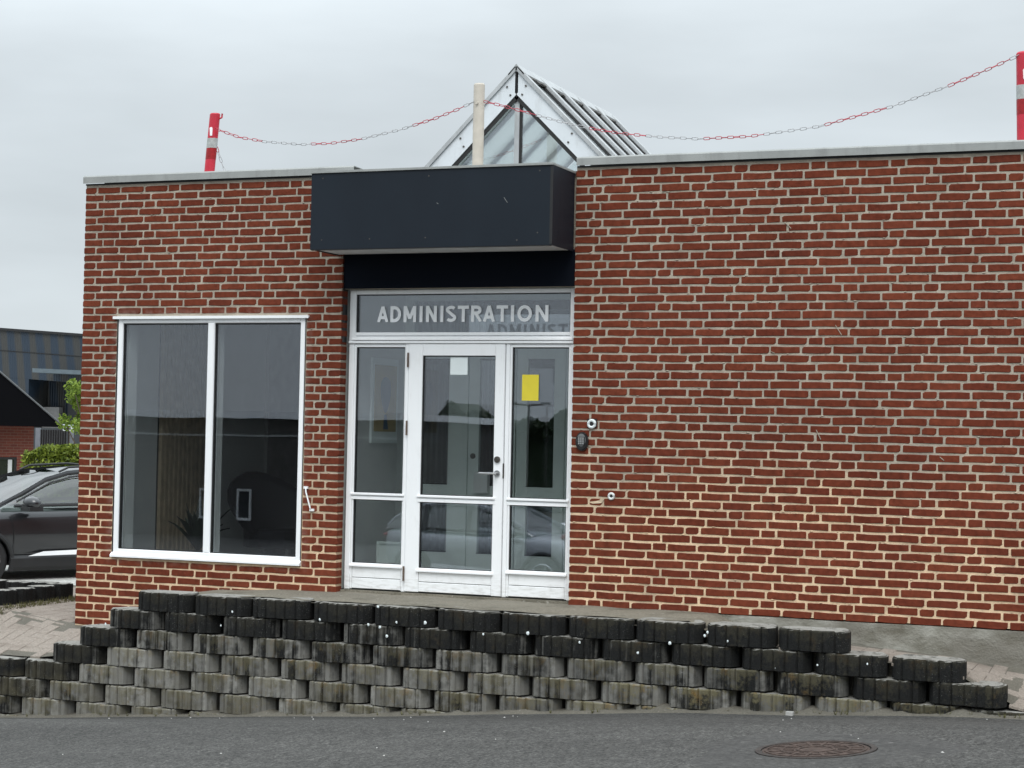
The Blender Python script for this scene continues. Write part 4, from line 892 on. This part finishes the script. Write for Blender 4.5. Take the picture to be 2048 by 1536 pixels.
# ------------------------------------------------------------------ cars
def make_car(paint, label, group=None, name='parked_car'):
    th = thing(name, (0, 0, 0), label, 'car', group)
    def lp_(nm, mat, f, par=th, **k): m = MB(); f(m); return m.build(nm, mat, par, local=True, **k)
    # stations along x (forward +). origin under the front axle
    #       x      zbot  zbelt  halfw
    st = [(.92, .42, .62, .50), (.86, .30, .78, .72), (.70, .26, .88, .82), (.40, .24, .98, .90), (.0, .24, 1.02, .925), (-.35, .24, 1.045, .93), (-.9, .24, 1.05, .935), (-1.7, .24, 1.06, .94), (-2.3, .24, 1.08, .935), (-2.8, .26, 1.09, .92), (-3.25, .34, 1.08, .87), (-3.45, .48, 1.0, .78)]
    def bodyf(m):
        secs = []
        for x, zb, zt, hw in st:
            h_ = zt-zb; half = [(hw*.80, zb), (hw*.955, zb+.10), (hw*.985, zb+h_*.38), (hw*1.0, zb+h_*.62), (hw*.985, zb+h_*.82), (hw*.93, zt-.02), (hw*.80, zt+.012)]
            ring = [(x, y, z) for y, z in half]+[(x, 0, zt+.04)]+[(x, -y, z) for y, z in reversed(half)]+[(x, 0, zb)]; secs.append(ring)
        n = len(secs[0])
        for r_ in secs: m.v += r_
        for i in range(len(secs)-1): m.f += [(i*n+j, i*n+(j+1) % n, (i+1)*n+(j+1) % n, (i+1)*n+j) for j in range(n)]
        m.f += [tuple(range(n))[::-1], tuple(range((len(secs)-1)*n, len(secs)*n))]; m.m = [0]*len(m.f)
    body = lp_('body', paint, bodyf, smooth=40); ss = body.modifiers.new('s', 'SUBSURF'); ss.levels = 2; ss.render_levels = 2
    # wheel arches cut
    cut = MB()
    for wx in (0, -2.68):
        for s_ in (1, -1): cut.cyl((wx, s_*.62, .345), (0, s_, 0), .40, .5, 32)
    co = cut.build('arch_cutter', M_BLACK, None); co.hide_render = True
    bo = body.modifiers.new('b', 'BOOLEAN'); bo.object = co; bo.operation = 'DIFFERENCE'
    dg = bpy.context.evaluated_depsgraph_get(); me = bpy.data.meshes.new_from_object(body.evaluated_get(dg)); body.modifiers.clear(); body.data = me
    me.polygons.foreach_set('use_smooth', [True]*len(me.polygons)); me.set_sharp_from_angle(angle=math.radians(30)); bpy.data.objects.remove(co)
    me.materials.clear(); me.materials.append(paint)
    # greenhouse
    gh = [(-.28, 1.06, .84, 1.07, .80), (-.62, 1.06, .86, 1.27, .74), (-1.0, 1.06, .87, 1.46, .67), (-1.35, 1.06, .875, 1.555, .63), (-1.8, 1.07, .875, 1.60, .62), (-2.3, 1.08, .87, 1.595, .61), (-2.8, 1.09, .85, 1.53, .60), (-3.2, 1.09, .80, 1.32, .64), (-3.38, 1.06, .76, 1.1, .72)]
    def ghf(m):
        n = 8
        for x, z0, w0, z1, w1 in gh: m.v += [(x, w0, z0), (x, lerp(w0, w1, .55)+.012, lerp(z0, z1, .55)), (x, w1, z1-.03), (x, w1*.82, z1+.004), (x, -w1*.82, z1+.004), (x, -w1, z1-.03), (x, -lerp(w0, w1, .55)-.012, lerp(z0, z1, .55)), (x, -w0, z0)]
        for i in range(len(gh)-1): m.f += [(i*n+j, i*n+j+1, (i+1)*n+j+1, (i+1)*n+j) for j in range(n-1)]
        m.m = [0]*len(m.f)
    lp_('cabin', M_CARGLASSB, ghf, smooth=50)
    def strip(m, pts, wd_, off):                    # ribbon on the side following points (x,z) with half width wd_
        for s_ in (1, -1):
            vs = []
            for x, z in pts:
                z0 = interp([(-g_[0], g_[1]) for g_ in gh], -x); z1 = interp([(-g_[0], g_[3]) for g_ in gh], -x); w0 = interp([(-g_[0], g_[2]) for g_ in gh], -x); w1 = interp([(-g_[0], g_[4]) for g_ in gh], -x)
                f_ = (z-z0)/max(.01, z1-z0); yy = lerp(w0, w1, f_)+off+.014*math.sin(math.pi*min(1, max(0, f_))); vs += [(x, s_*yy, z-wd_), (x, s_*(yy+.004), z), (x, s_*(yy-.006), z+wd_)]
            m.add(vs, [(i*3+k, (i+1)*3+k, (i+1)*3+k+1, i*3+k+1) for i in range(len(pts)-1) for k in range(2)])
    roofp = [(g_[0]-.0, g_[3]-.012) for g_ in gh]
    # roof skin and pillars in paint
    def roofskin(m):
        for i in range(3, 7):
            a, b_ = gh[i], gh[i+1]
            m.add([(a[0], a[4]*.98, a[3]-.02), (a[0], 0, a[3]+.03), (a[0], -a[4]*.98, a[3]-.02), (b_[0], b_[4]*.98, b_[3]-.02), (b_[0], 0, b_[3]+.03), (b_[0], -b_[4]*.98, b_[3]-.02)], [(0, 1, 4, 3), (1, 2, 5, 4)])
    lp_('roof', paint, roofskin, smooth=180)
    lp_('pillar', paint, lambda m: strip(m, [(-.22, 1.075), (-.62, 1.262), (-1.0, 1.448), (-1.35, 1.54), (-1.8, 1.58), (-2.3, 1.575), (-2.8, 1.50), (-3.2, 1.29), (-3.36, 1.12)], .034, .006))
    lp_('window_trim', M_BLACK, lambda m: (strip(m, [(-.50, 1.15), (-.8, 1.29), (-1.05, 1.405), (-1.4, 1.49), (-1.8, 1.53), (-2.3, 1.52), (-2.75, 1.44)], .014, .009), strip(m, [(-.45, 1.09), (-1.0, 1.10), (-1.8, 1.11), (-2.6, 1.13)], .022, .012)))
    for px_ in (-1.52, -2.45):
        for s_ in (1, -1): lp_('pillar', M_BLACK, lambda m: m.add([(px_+.04, s_*.885, 1.09), (px_-.05, s_*.885, 1.09), (px_-.12, s_*.66, 1.54), (px_-.03, s_*.66, 1.54), (px_+.04, s_*.865, 1.09), (px_-.05, s_*.865, 1.09), (px_-.12, s_*.64, 1.54), (px_-.03, s_*.64, 1.54)], [(0, 1, 2, 3), (4, 7, 6, 5), (0, 4, 5, 1), (1, 5, 6, 2), (2, 6, 7, 3), (3, 7, 4, 0)]))
    for s_ in (1, -1):
        lp_('roof_rail', M_BLACK, lambda m: m.tube([(-1.25, s_*.60, 1.56), (-1.4, s_*.60, 1.625), (-2.0, s_*.59, 1.655), (-2.7, s_*.58, 1.60), (-2.85, s_*.58, 1.54)], .016, 8))
        mr_ = lp_('mirror', paint, lambda m: m.add(*ellipsoid((-.60, s_*1.08, 1.135), (.115, .17, .10))), smooth=180)
        lp_('mirror_base', M_BLACK, lambda m: (m.tube([(-.55, s_*.90, 1.06), (-.6, s_*1.0, 1.07)], .03, 8), m.box(-.70, -.50, s_*1.08-.14, s_*1.08+.14, 1.03, 1.09)))
        lp_('sill_cladding', M_BLACK, lambda m: m.add([(x, s_*(.915+b2), z) for x in (-.37, -2.30) for b2, z in ((.0, .20), (.035, .25), (.038, .37), (.0, .41))], [(0, 1, 5, 4), (1, 2, 6, 5), (2, 3, 7, 6)]))
        lp_('chrome_strip', M_STRIP, lambda m: m.add([(-.62, s_*.962, .40), (-.85, s_*.968, .46), (-2.24, s_*.968, .49), (-2.24, s_*.982, .415), (-.85, s_*.982, .402)], [(0, 1, 2, 3, 4)]))
        lp_('door_seam', M_BLACK, lambda m: m.tube([(-.42, s_*.93, .42), (-.42, s_*.936, .7), (-.37, s_*.918, .98)], .004, 5))
        lp_('door_seam', M_BLACK, lambda m: m.tube([(-1.5, s_*.936, .42), (-1.5, s_*.942, .7), (-1.5, s_*.918, 1.0)], .004, 5))
        for wx in (0, -2.68):
            lp_('arch_trim', M_BLACK, lambda m: m.tube([(wx+.405*math.cos(a), s_*(.915), .345+.405*math.sin(a)) for a in [math.pi*(-.12+1.24*i/20) for i in range(21)]], .035, 8))
            wh = lp_('wheel', M_BLACK, lambda m: m.add(*lathe((wx, s_*.80, .345), [(.0, -.1), (.30, -.11), (.345, -.09), (.345, .09), (.30, .11), (.23, .10), (.225, .05), (.0, .05)])), smooth=35)
            rim = lp_('rim', M_STEELP, lambda m: [m.tube([(wx, s_*.885, .345), (wx+.22*math.cos(a), s_*.90, .345+.22*math.sin(a))], .026, 6) for a in [2*math.pi*i/5 for i in range(5)]]+[m.tube([(wx+.225*math.cos(a), s_*.90, .345+.225*math.sin(a)) for a in [2*math.pi*i/24 for i in range(24)]], .014, 6, True)], wh)
        lp_('headlight', M_STEELP, lambda m: m.add(*ellipsoid((.78, s_*.66, .76), (.1, .14, .05))), smooth=180)
        lp_('tail_light', M_REDD, lambda m: m.add(*ellipsoid((-3.38, s_*.66, .95), (.08, .15, .06))), smooth=180)
    return th
def ellipsoid(c, r, nu=14, nv=8):
    vs = [(c[0], c[1], c[2]+r[2])]+[(c[0]+r[0]*math.sin(math.pi*j/nv)*math.cos(2*math.pi*i/nu), c[1]+r[1]*math.sin(math.pi*j/nv)*math.sin(2*math.pi*i/nu), c[2]+r[2]*math.cos(math.pi*j/nv)) for j in range(1, nv) for i in range(nu)]+[(c[0], c[1], c[2]-r[2])]
    fs = [(0, 1+i, 1+(i+1) % nu) for i in range(nu)]+[(1+j*nu+i, 1+(j+1)*nu+i, 1+(j+1)*nu+(i+1) % nu, 1+j*nu+(i+1) % nu) for j in range(nv-2) for i in range(nu)]+[(len(vs)-1, 1+(nv-2)*nu+(i+1) % nu, 1+(nv-2)*nu+i) for i in range(nu)]
    return vs, fs
def lathe(c, prof, n=28):
    vs = [(c[0]+r_*math.cos(2*math.pi*i/n), c[1]+y, c[2]+r_*math.sin(2*math.pi*i/n)) for r_, y in prof for i in range(n)]
    return vs, [(k*n+i, k*n+(i+1) % n, (k+1)*n+(i+1) % n, (k+1)*n+i) for k in range(len(prof)-1) for i in range(n)]
def paintm(name, col, coat=1.): 
    t = NT(name); p = t.coord('Object'); n = t.noise(p, 3, 4)
    return t.fin(t.mix(n, tuple(x*.9 for x in col), tuple(x*1.1 for x in col)), .3, Metallic=.5, Coat_Weight=coat, Coat_Roughness=.04)
M_CARGLASSB = plain('tinted_car_glass', (.025, .035, .032), .04, .1, 1, 0., spec=.9)
t = NT('tinted_car_glass_clear'); tr = t.n('ShaderNodeBsdfTransparent', {'Color': (.42, .5, .46)}); gl = t.n('ShaderNodeBsdfGlossy', {'Roughness': .02}); lw = t.n('ShaderNodeLayerWeight', {'Blend': .5})
f = t.math('ADD', t.math('MULTIPLY', t.math('POWER', lw.outputs['Facing'], 3.), .8), .15); t.t.links.new(t.mixs(f, tr.outputs[0], gl.outputs[0]), t.o.inputs[0]); M_CARGLASSB = t.m
M_STRIP = plain('bright_sill_strip', (.8, .81, .82), .3, .02)
M_STEELP = plain('polished_trim', (.75, .76, .78), .12, .03, 5, 0., metal=.9)
CARP = paintm('dark_grey_car_paint', (.022, .023, .026))
car = make_car(CARP, 'dark grey crossover car parked behind the left corner of the building')
hx_, hy_ = -.454, -.893
car.location = (-11.91, 7.64, -.895); car.rotation_euler = (0, 0, math.atan2(hy_, hx_))
# two pale cars standing across the road: seen mirrored in the entrance glass
PALE = paintm('silver_car_paint', (.5, .52, .54))
c2 = make_car(PALE, 'pale silver car mirrored in the lower glass of the entrance door', 'cars mirrored in the entrance glass')
c2.location = (-6.6, -17.8, road_z(-8, -17.8)); c2.rotation_euler = (0, 0, .12)
c3 = copy_tree(c2); c3['label'] = 'pale silver car mirrored in the right side window of the entrance'; c3.location = (-2.4, -15.6, road_z(-4.0, -15.6)-.1); c3.rotation_euler = (0, 0, .25)

# ------------------------------------------------------------------ leaves and greenery
def leafmat(name, a, b):
    t = NT(name); g = t.n('ShaderNodeNewGeometry'); c = t.mix(g.outputs['Random Per Island'], a, b)
    t.fin(c, .55, Specular_IOR_Level=.3); tl = t.n('ShaderNodeBsdfTranslucent', {'Color': c})
    t.t.links.new(t.mixs(.3, t.b.outputs[0], tl.outputs[0]), t.o.inputs[0]); return t.m
M_LEAF1 = leafmat('bright_spring_leaf', (.10, .17, .02), (.27, .36, .06)); M_HEDGE = leafmat('hedge_leaf', (.05, .08, .012), (.26, .32, .04)); M_DARKLEAF = leafmat('dark_leaf', (.015, .03, .012), (.04, .06, .02))
M_BARK = plain('bark', (.09, .07, .05), .9, .3, 20, .5)
def leaves(m, c, r, n, size):
    for _ in range(n):
        while True:
            d = Vector([random.uniform(-1, 1) for _ in range(3)])
            if d.length < 1: break
        d = d*(.55+.45*random.random()) if random.random() < .5 else d.normalized()*random.uniform(.8, 1.05)
        p = Vector(c)+Vector((d.x*r[0], d.y*r[1], d.z*r[2])); a = Vector([random.gauss(0, 1) for _ in range(3)]).normalized(); b_ = a.cross(Vector([random.gauss(0, 1) for _ in range(3)])).normalized(); s_ = size*random.uniform(.6, 1.3)
        m.add([p-a*s_, p+b_*s_*.5, p+a*s_, p-b_*s_*.5], [(0, 1, 2, 3)])
def tree(loc, h, cr, n, size, mat, label, cat, clumps, group=None, bare=False, name='tree', low=.45):
    th = thing(name, loc, label, cat, group); x, y, z = loc
    part('trunk', M_BARK, th, lambda m: m.tube([(x, y, z), (x+.03, y, z+h*.4), (x-.05, y, z+h*.85)], h*.025, 8, r1=h*.008))
    cl = []
    for i in range(clumps):
        a = random.uniform(0, 6.28); rr_ = cr*random.uniform(.2, 1); cl.append((x+rr_*math.cos(a), y+rr_*math.sin(a), z+h*random.uniform(low, 1.0)))
    for c_ in cl[:min(10, clumps)]: part('branch', M_BARK, th, lambda m: m.tube([(x, y, z+h*random.uniform(.3, .6)), c_], h*.009, 5, r1=h*.003))
    if not bare:
        def f(m):
            for c_ in cl: leaves(m, c_, (cr*.3,)*3, n//clumps, size)
        o = part('crown', mat, th, f); o['kind'] = 'stuff'
    return th
TR = tree((-19.15, 21.4, -.83), 3.15, .62, 3200, .05, M_LEAF1, 'small bright green tree above the hedge beside the brick corner', 'tree', 22, low=.66)
m = MB()
for i in range(30000):
    u = random.random(); x = lerp(-16.65, -13.2, u); y = lerp(16.1, 17.3, u)+random.uniform(-.5, .5); z = random.uniform(-.4, .88+.05*math.sin(x*5)+.04*math.sin(x*13))
    e_ = random.random()
    if e_ < .45: z = .84+.05*math.sin(x*5)+.04*math.sin(x*13)+random.uniform(-.07, .07)
    else: y = lerp(16.1, 17.3, u)-.5+random.uniform(-.08, .15)
    a = Vector([random.gauss(0, 1) for _ in range(3)]).normalized(); b_ = a.cross(Vector([random.gauss(0, 1) for _ in range(3)])).normalized(); s_ = random.uniform(.025, .055); p = Vector((x, y, z))
    m.add([p-a*s_, p+b_*s_*.5, p+a*s_, p-b_*s_*.5], [(0, 1, 2, 3)])
m.box(-16.6, -13.2, 16.3, 17.2, -.83, .72)
HG = m.build('hedge', M_HEDGE); tag(HG, 'clipped green hedge behind the dark car, sunny yellow-green on top', 'hedge')

# ------------------------------------------------------------------ far buildings, left
HS = thing('brick_house', (-24, 26, -.83), 'low brick house with black gabled eaves at the left edge', 'house')
ex = Vector((-.37, .929, 0)); rx = Vector((.929, .369, 0))
def HPt(px_, dep, z): # local frame: across, depth
    o_ = Vector((-22.217, 23.592, 0)); p = o_+Vector((.70, .714, 0))*px_*1.06+Vector((-.714, .70, 0))*dep; return (p.x, p.y, z)
def hbox(m, a0, a1, d0, d1, z0, z1):
    vs = [HPt(a, d, z) for a in (a0, a1) for d in (d0, d1) for z in (z0, z1)]; m.add(vs, [(0, 1, 3, 2), (4, 6, 7, 5), (0, 4, 5, 1), (2, 3, 7, 6), (0, 2, 6, 4), (1, 5, 7, 3)])
M_BLK2 = plain('black_stained_boards', (.003, .003, .004), .9, .2, 3, spec=.08)
part('wall', M_FARBRICK, HS, lambda m: (hbox(m, -9, -.93, 0, 6, -.83, 1.3), hbox(m, -.93, -.36, .0, 6, -.83, .02), hbox(m, -.93, -.36, .0, 6, .56, 1.3), hbox(m, -.36, -.0, 0, 6, -.83, 1.3)))
hw_ = part('window', M_BLACK, HS, lambda m: (hbox(m, -.93, -.36, .02, .08, .50, .56), hbox(m, -.93, -.36, .02, .08, .02, .08), hbox(m, -.41, -.36, .02, .08, .08, .5), hbox(m, -.93, -.88, .02, .08, .08, .5)))
part('pane', M_FARGLASS, hw_, lambda m: hbox(m, -.88, -.41, .05, .06, .08, .5)); part('curtain', M_INWALL, hw_, lambda m: hbox(m, -.55, -.46, .03, .045, .1, .5))
def gab(m, d0, d1, off=0.):
    vs = [HPt(a, d, z) for d in (d0, d1) for a, z in ((.53+off, 1.30), (-4.2, 5.45+off), (-9.5, 1.30), )]; m.add(vs, [(0, 1, 2), (3, 5, 4), (0, 3, 4, 1), (1, 4, 5, 2), (2, 5, 3, 0)])
part('gable', M_BLK2, HS, lambda m: gab(m, -.7, 6.5))
part('eaves_trim', plain('eaves_metal', (.1, .105, .11), .4), HS, lambda m: m.tube([HPt(.56, -.72, 1.30), HPt(-4.2, -.72, 5.48)], .022, 6))
# warehouse
WH = thing('warehouse', (-40, 55, -1), 'large warehouse clad in dark blue and grey ribbed sheeting with flat canopy', 'warehouse')
def W(px_, d, z): o_ = Vector((-40.0, 48.8, 0)); q = Vector((.99, .14, 0)); p = o_+q*px_+Vector((-.14, .99, 0))*d; return (p.x, p.y, z)
def wbox(m, a0, a1, d0, d1, z0, z1, zs=0):
    vs = [W(a, d, z-zs*a) for a in (a0, a1) for d in (d0, d1) for z in (z0, z1)]; m.add(vs, [(0, 1, 3, 2), (4, 6, 7, 5), (0, 4, 5, 1), (2, 3, 7, 6), (0, 2, 6, 4), (1, 5, 7, 3)])
t = NT('striped_cladding'); p = t.pos(); s3 = t.n('ShaderNodeSeparateXYZ', {0: p})
wv = t.math('SINE', t.math('MULTIPLY', t.math('ADD', s3.outputs[0], t.math('MULTIPLY', s3.outputs[2], .12)), 10.0)); nn = t.noise(t.map(p, (6, 6, .5)), 1.4, 3)
c = t.mix(t.rng(t.math('ADD', wv, t.math('MULTIPLY', t.math('SUBTRACT', nn, .5), 1.6)), -.3, .5), (.018, .032, .052), (.042, .043, .042))
t.fin(c, .5, t.bump(t.math('SINE', t.math('MULTIPLY', s3.outputs[0], 60.)), .5, .02)); M_CLAD = t.m
M_CLADG = plain('grey_cladding', (.045, .05, .055), .6, .15, 1)
cl_ = part('cladding', M_CLAD, WH, lambda m: wbox(m, -9, 9, 0, 20, 3.15, 5.02, .06)); part('cladding', M_CLAD, WH, lambda m: (wbox(m, -9, -.75, 0.01, 20, -.9, 3.16, .06), wbox(m, -.75, 9, 1.6, 20, -.9, 3.16, .06)))
part('verge_trim', M_BLACK, WH, lambda m: wbox(m, -9.1, 9.1, -.1, .3, 5.02, 5.12, .06)); part('joint_trim', M_BLACK, WH, lambda m: wbox(m, -9.1, 9.1, -.02, -.001, 4.2, 4.23, .06))
part('canopy_edge', plain('blue_grey_trim', (.1, .13, .15), .5), WH, lambda m: wbox(m, .35, 9, -1.8, -.03, 3.42, 3.58, .03))
part('light_tube', plain('tube_housing', (.25, .28, .3), .5), WH, lambda m: wbox(m, 2.2, 3.2, -1.2, -1.1, 3.2, 3.26)); part('gate', plain('grey_gate', (.055, .058, .064), .6, .1, 1), WH, lambda m: wbox(m, .3, 9, 1.4, 1.58, -.9, 2.95)); part('wall_panel', plain('pale_panel', (.32, .32, .32), .7), WH, lambda m: wbox(m, -.75, .0, 1.2, 1.55, 1.2, 2.1)); part('base_wall', M_CLADG, WH, lambda m: wbox(m, -.75, 9, .2, .4, -.9, 1.25))
# corrugated fence, sign, parked estate car behind the hedge
def Dp(x, y, Z):
    d = rr*((x-1024)/3752.57)-uu*((y-768)/3752.57)+fwd; return Vector((5.0575, -14.005, 1.3054))+d*Z
FE = thing('corrugated_fence', (-25, 28, -.8), 'black corrugated fence with grey end posts behind the hedge', 'fence')
o_ = Vector((-25.2, 27.8, 0)); q = Vector((.93, .37, 0))
for i in range(11):
    a = o_+q*(i*.064+.12); part('board', M_BLACK, FE, lambda m: m.prism([(a.x, a.y), (a.x+.045, a.y+.018), (a.x+.03, a.y+.06), (a.x-.015, a.y+.04)], -.8, 1.22, 'z'))
for k in (0., .88): a = o_+q*k; part('post', plain('fence_post', (.22, .24, .27), .5), FE, lambda m: m.prism([(a.x-.02, a.y), (a.x+.10, a.y+.04), (a.x+.06, a.y+.12), (a.x-.06, a.y+.08)], -.8, 1.27, 'z'))
part('top_rail', plain('fence_rail', (.4, .45, .47), .5), FE, lambda m: m.tube([o_+q*.6+Vector((0, .2, 1.34)), o_+q*2.5+Vector((0, .2, 1.22))], .05, 6))
SN = thing('white_sign', (-24.2, 28.1, .9), 'small white sign board above the hedge by the brick corner', 'sign')
part('board', M_PAPER, SN, lambda m: m.box(-24.42, -24.10, 27.9, 27.93, 1.2, 1.33)); part('print', M_DARKSTEEL, SN, lambda m: m.box(-24.33, -24.17, 27.885, 27.899, 1.25, 1.275)); part('post', M_DARKSTEEL, SN, lambda m: m.box(-24.28, -24.24, 27.931, 27.97, -.8, 1.25))
car4 = make_car(plain('black_car_paint', (.012, .012, .014), .25), 'black car glimpsed behind the hedge below the white sign')
car4.location = (-20.3, 27.2, -.80); car4.rotation_euler = (0, 0, 2.2)
tree((-42.9, 60, -.9), 8.0, 1.2, 0, .1, M_BARK, 'bare twiggy treetop showing above the warehouse roof at the left edge', 'tree', 10, bare=True)

# ------------------------------------------------------------------ across the road (seen mirrored in the glazing)
OB = thing('opposite_building', (-32, -42, -2.1), 'long dark building with white roof edge mirrored in the window glass', 'building')
M_OPP = plain('dark_brick_facade', (.05, .046, .042), .9, .1, 1)
part('wall', M_OPP, OB, lambda m: m.box(-60, -19.5, -46, -38, -2.1, 1.72)); part('coping', M_WHITE, OB, lambda m: m.box(-60.2, -19.3, -46.2, -37.8, 1.68, 1.90)); part('band', M_GREYMETAL, OB, lambda m: m.box(-60, -19.5, -37.999, -37.96, 1.12, 1.18))
for x in (-37.9, -36.2, -32.1, -30.7, -26.3, -24.9, -22.4):
    wd_ = part('window', M_SOFFIT, OB, lambda m: (m.box(x, x+.05, -37.99, -37.93, -1.55, -.55), m.box(x+.40, x+.45, -37.99, -37.93, -1.55, -.55), m.box(x+.05, x+.40, -37.99, -37.93, -1.55, -1.47), m.box(x+.05, x+.40, -37.99, -37.93, -.62, -.55)))
    part('pane', M_FARGLASS, wd_, lambda m: m.box(x+.05, x+.40, -37.985, -37.97, -1.47, -.62))
m = MB()
for i in range(14000):
    x = random.uniform(-34, 30); top = 1.3+1.2*math.sin(x*.35)+.8*math.sin(x*.9+1)+.4*math.sin(x*2.7); y = -75.3+random.uniform(-.4, .6); z = max(.5, top)-abs(random.gauss(0, .35)); a = Vector([random.gauss(0, 1) for _ in range(3)]).normalized(); b_ = a.cross(Vector([random.gauss(0, 1) for _ in range(3)])).normalized(); s_ = random.uniform(.12, .26); p = Vector((x, y, z))
    m.add([p-a*s_, p+b_*s_*.6, p+a*s_, p-b_*s_*.6], [(0, 1, 2, 3)])
xr = fr(-36, 32, 80); tp = lambda x: 1.3+1.2*math.sin(x*.35)+.8*math.sin(x*.9+1)+.4*math.sin(x*2.7)
m.prism([(x, max(.5, tp(x)-.15)) for x in xr]+[(32, -2.5), (-36, -2.5)], -80, -75.5)
tag(m.build('treeline', M_DARKLEAF), kind='stuff', label='dark distant treeline mirrored in the entrance glass', cat='trees')
for i, (x, y) in enumerate(((-24.5, -62), (-17.0, -60))):
    SL = thing('street_lamp', (x, y, -2.3), ['twin armed lamp post mirrored in the entrance door glass', 'twin armed lamp post mirrored in the right side window'][i], 'street lamp', 'lamp posts mirrored in the glass')
    part('pole', M_DARKSTEEL, SL, lambda m: m.tube([(x, y, -2.3), (x, y, 2.7)], .08, 8, r1=.05)); part('arm', M_DARKSTEEL, SL, lambda m: m.tube([(x-.7, y, 2.75), (x, y, 2.68), (x+.7, y, 2.75)], .05, 6))
    for s_ in (-1, 1): part('lamp_head', M_DARKSTEEL, SL, lambda m: m.box(x+s_*.8-.2, x+s_*.8+.2, y-.1, y+.1, 2.72, 2.82))
tree((1.2, -22, -.8), 3.6, 1.1, 700, .06, M_DARKLEAF, 'thin sparse tree mirrored in the right side window of the entrance', 'tree', 16)
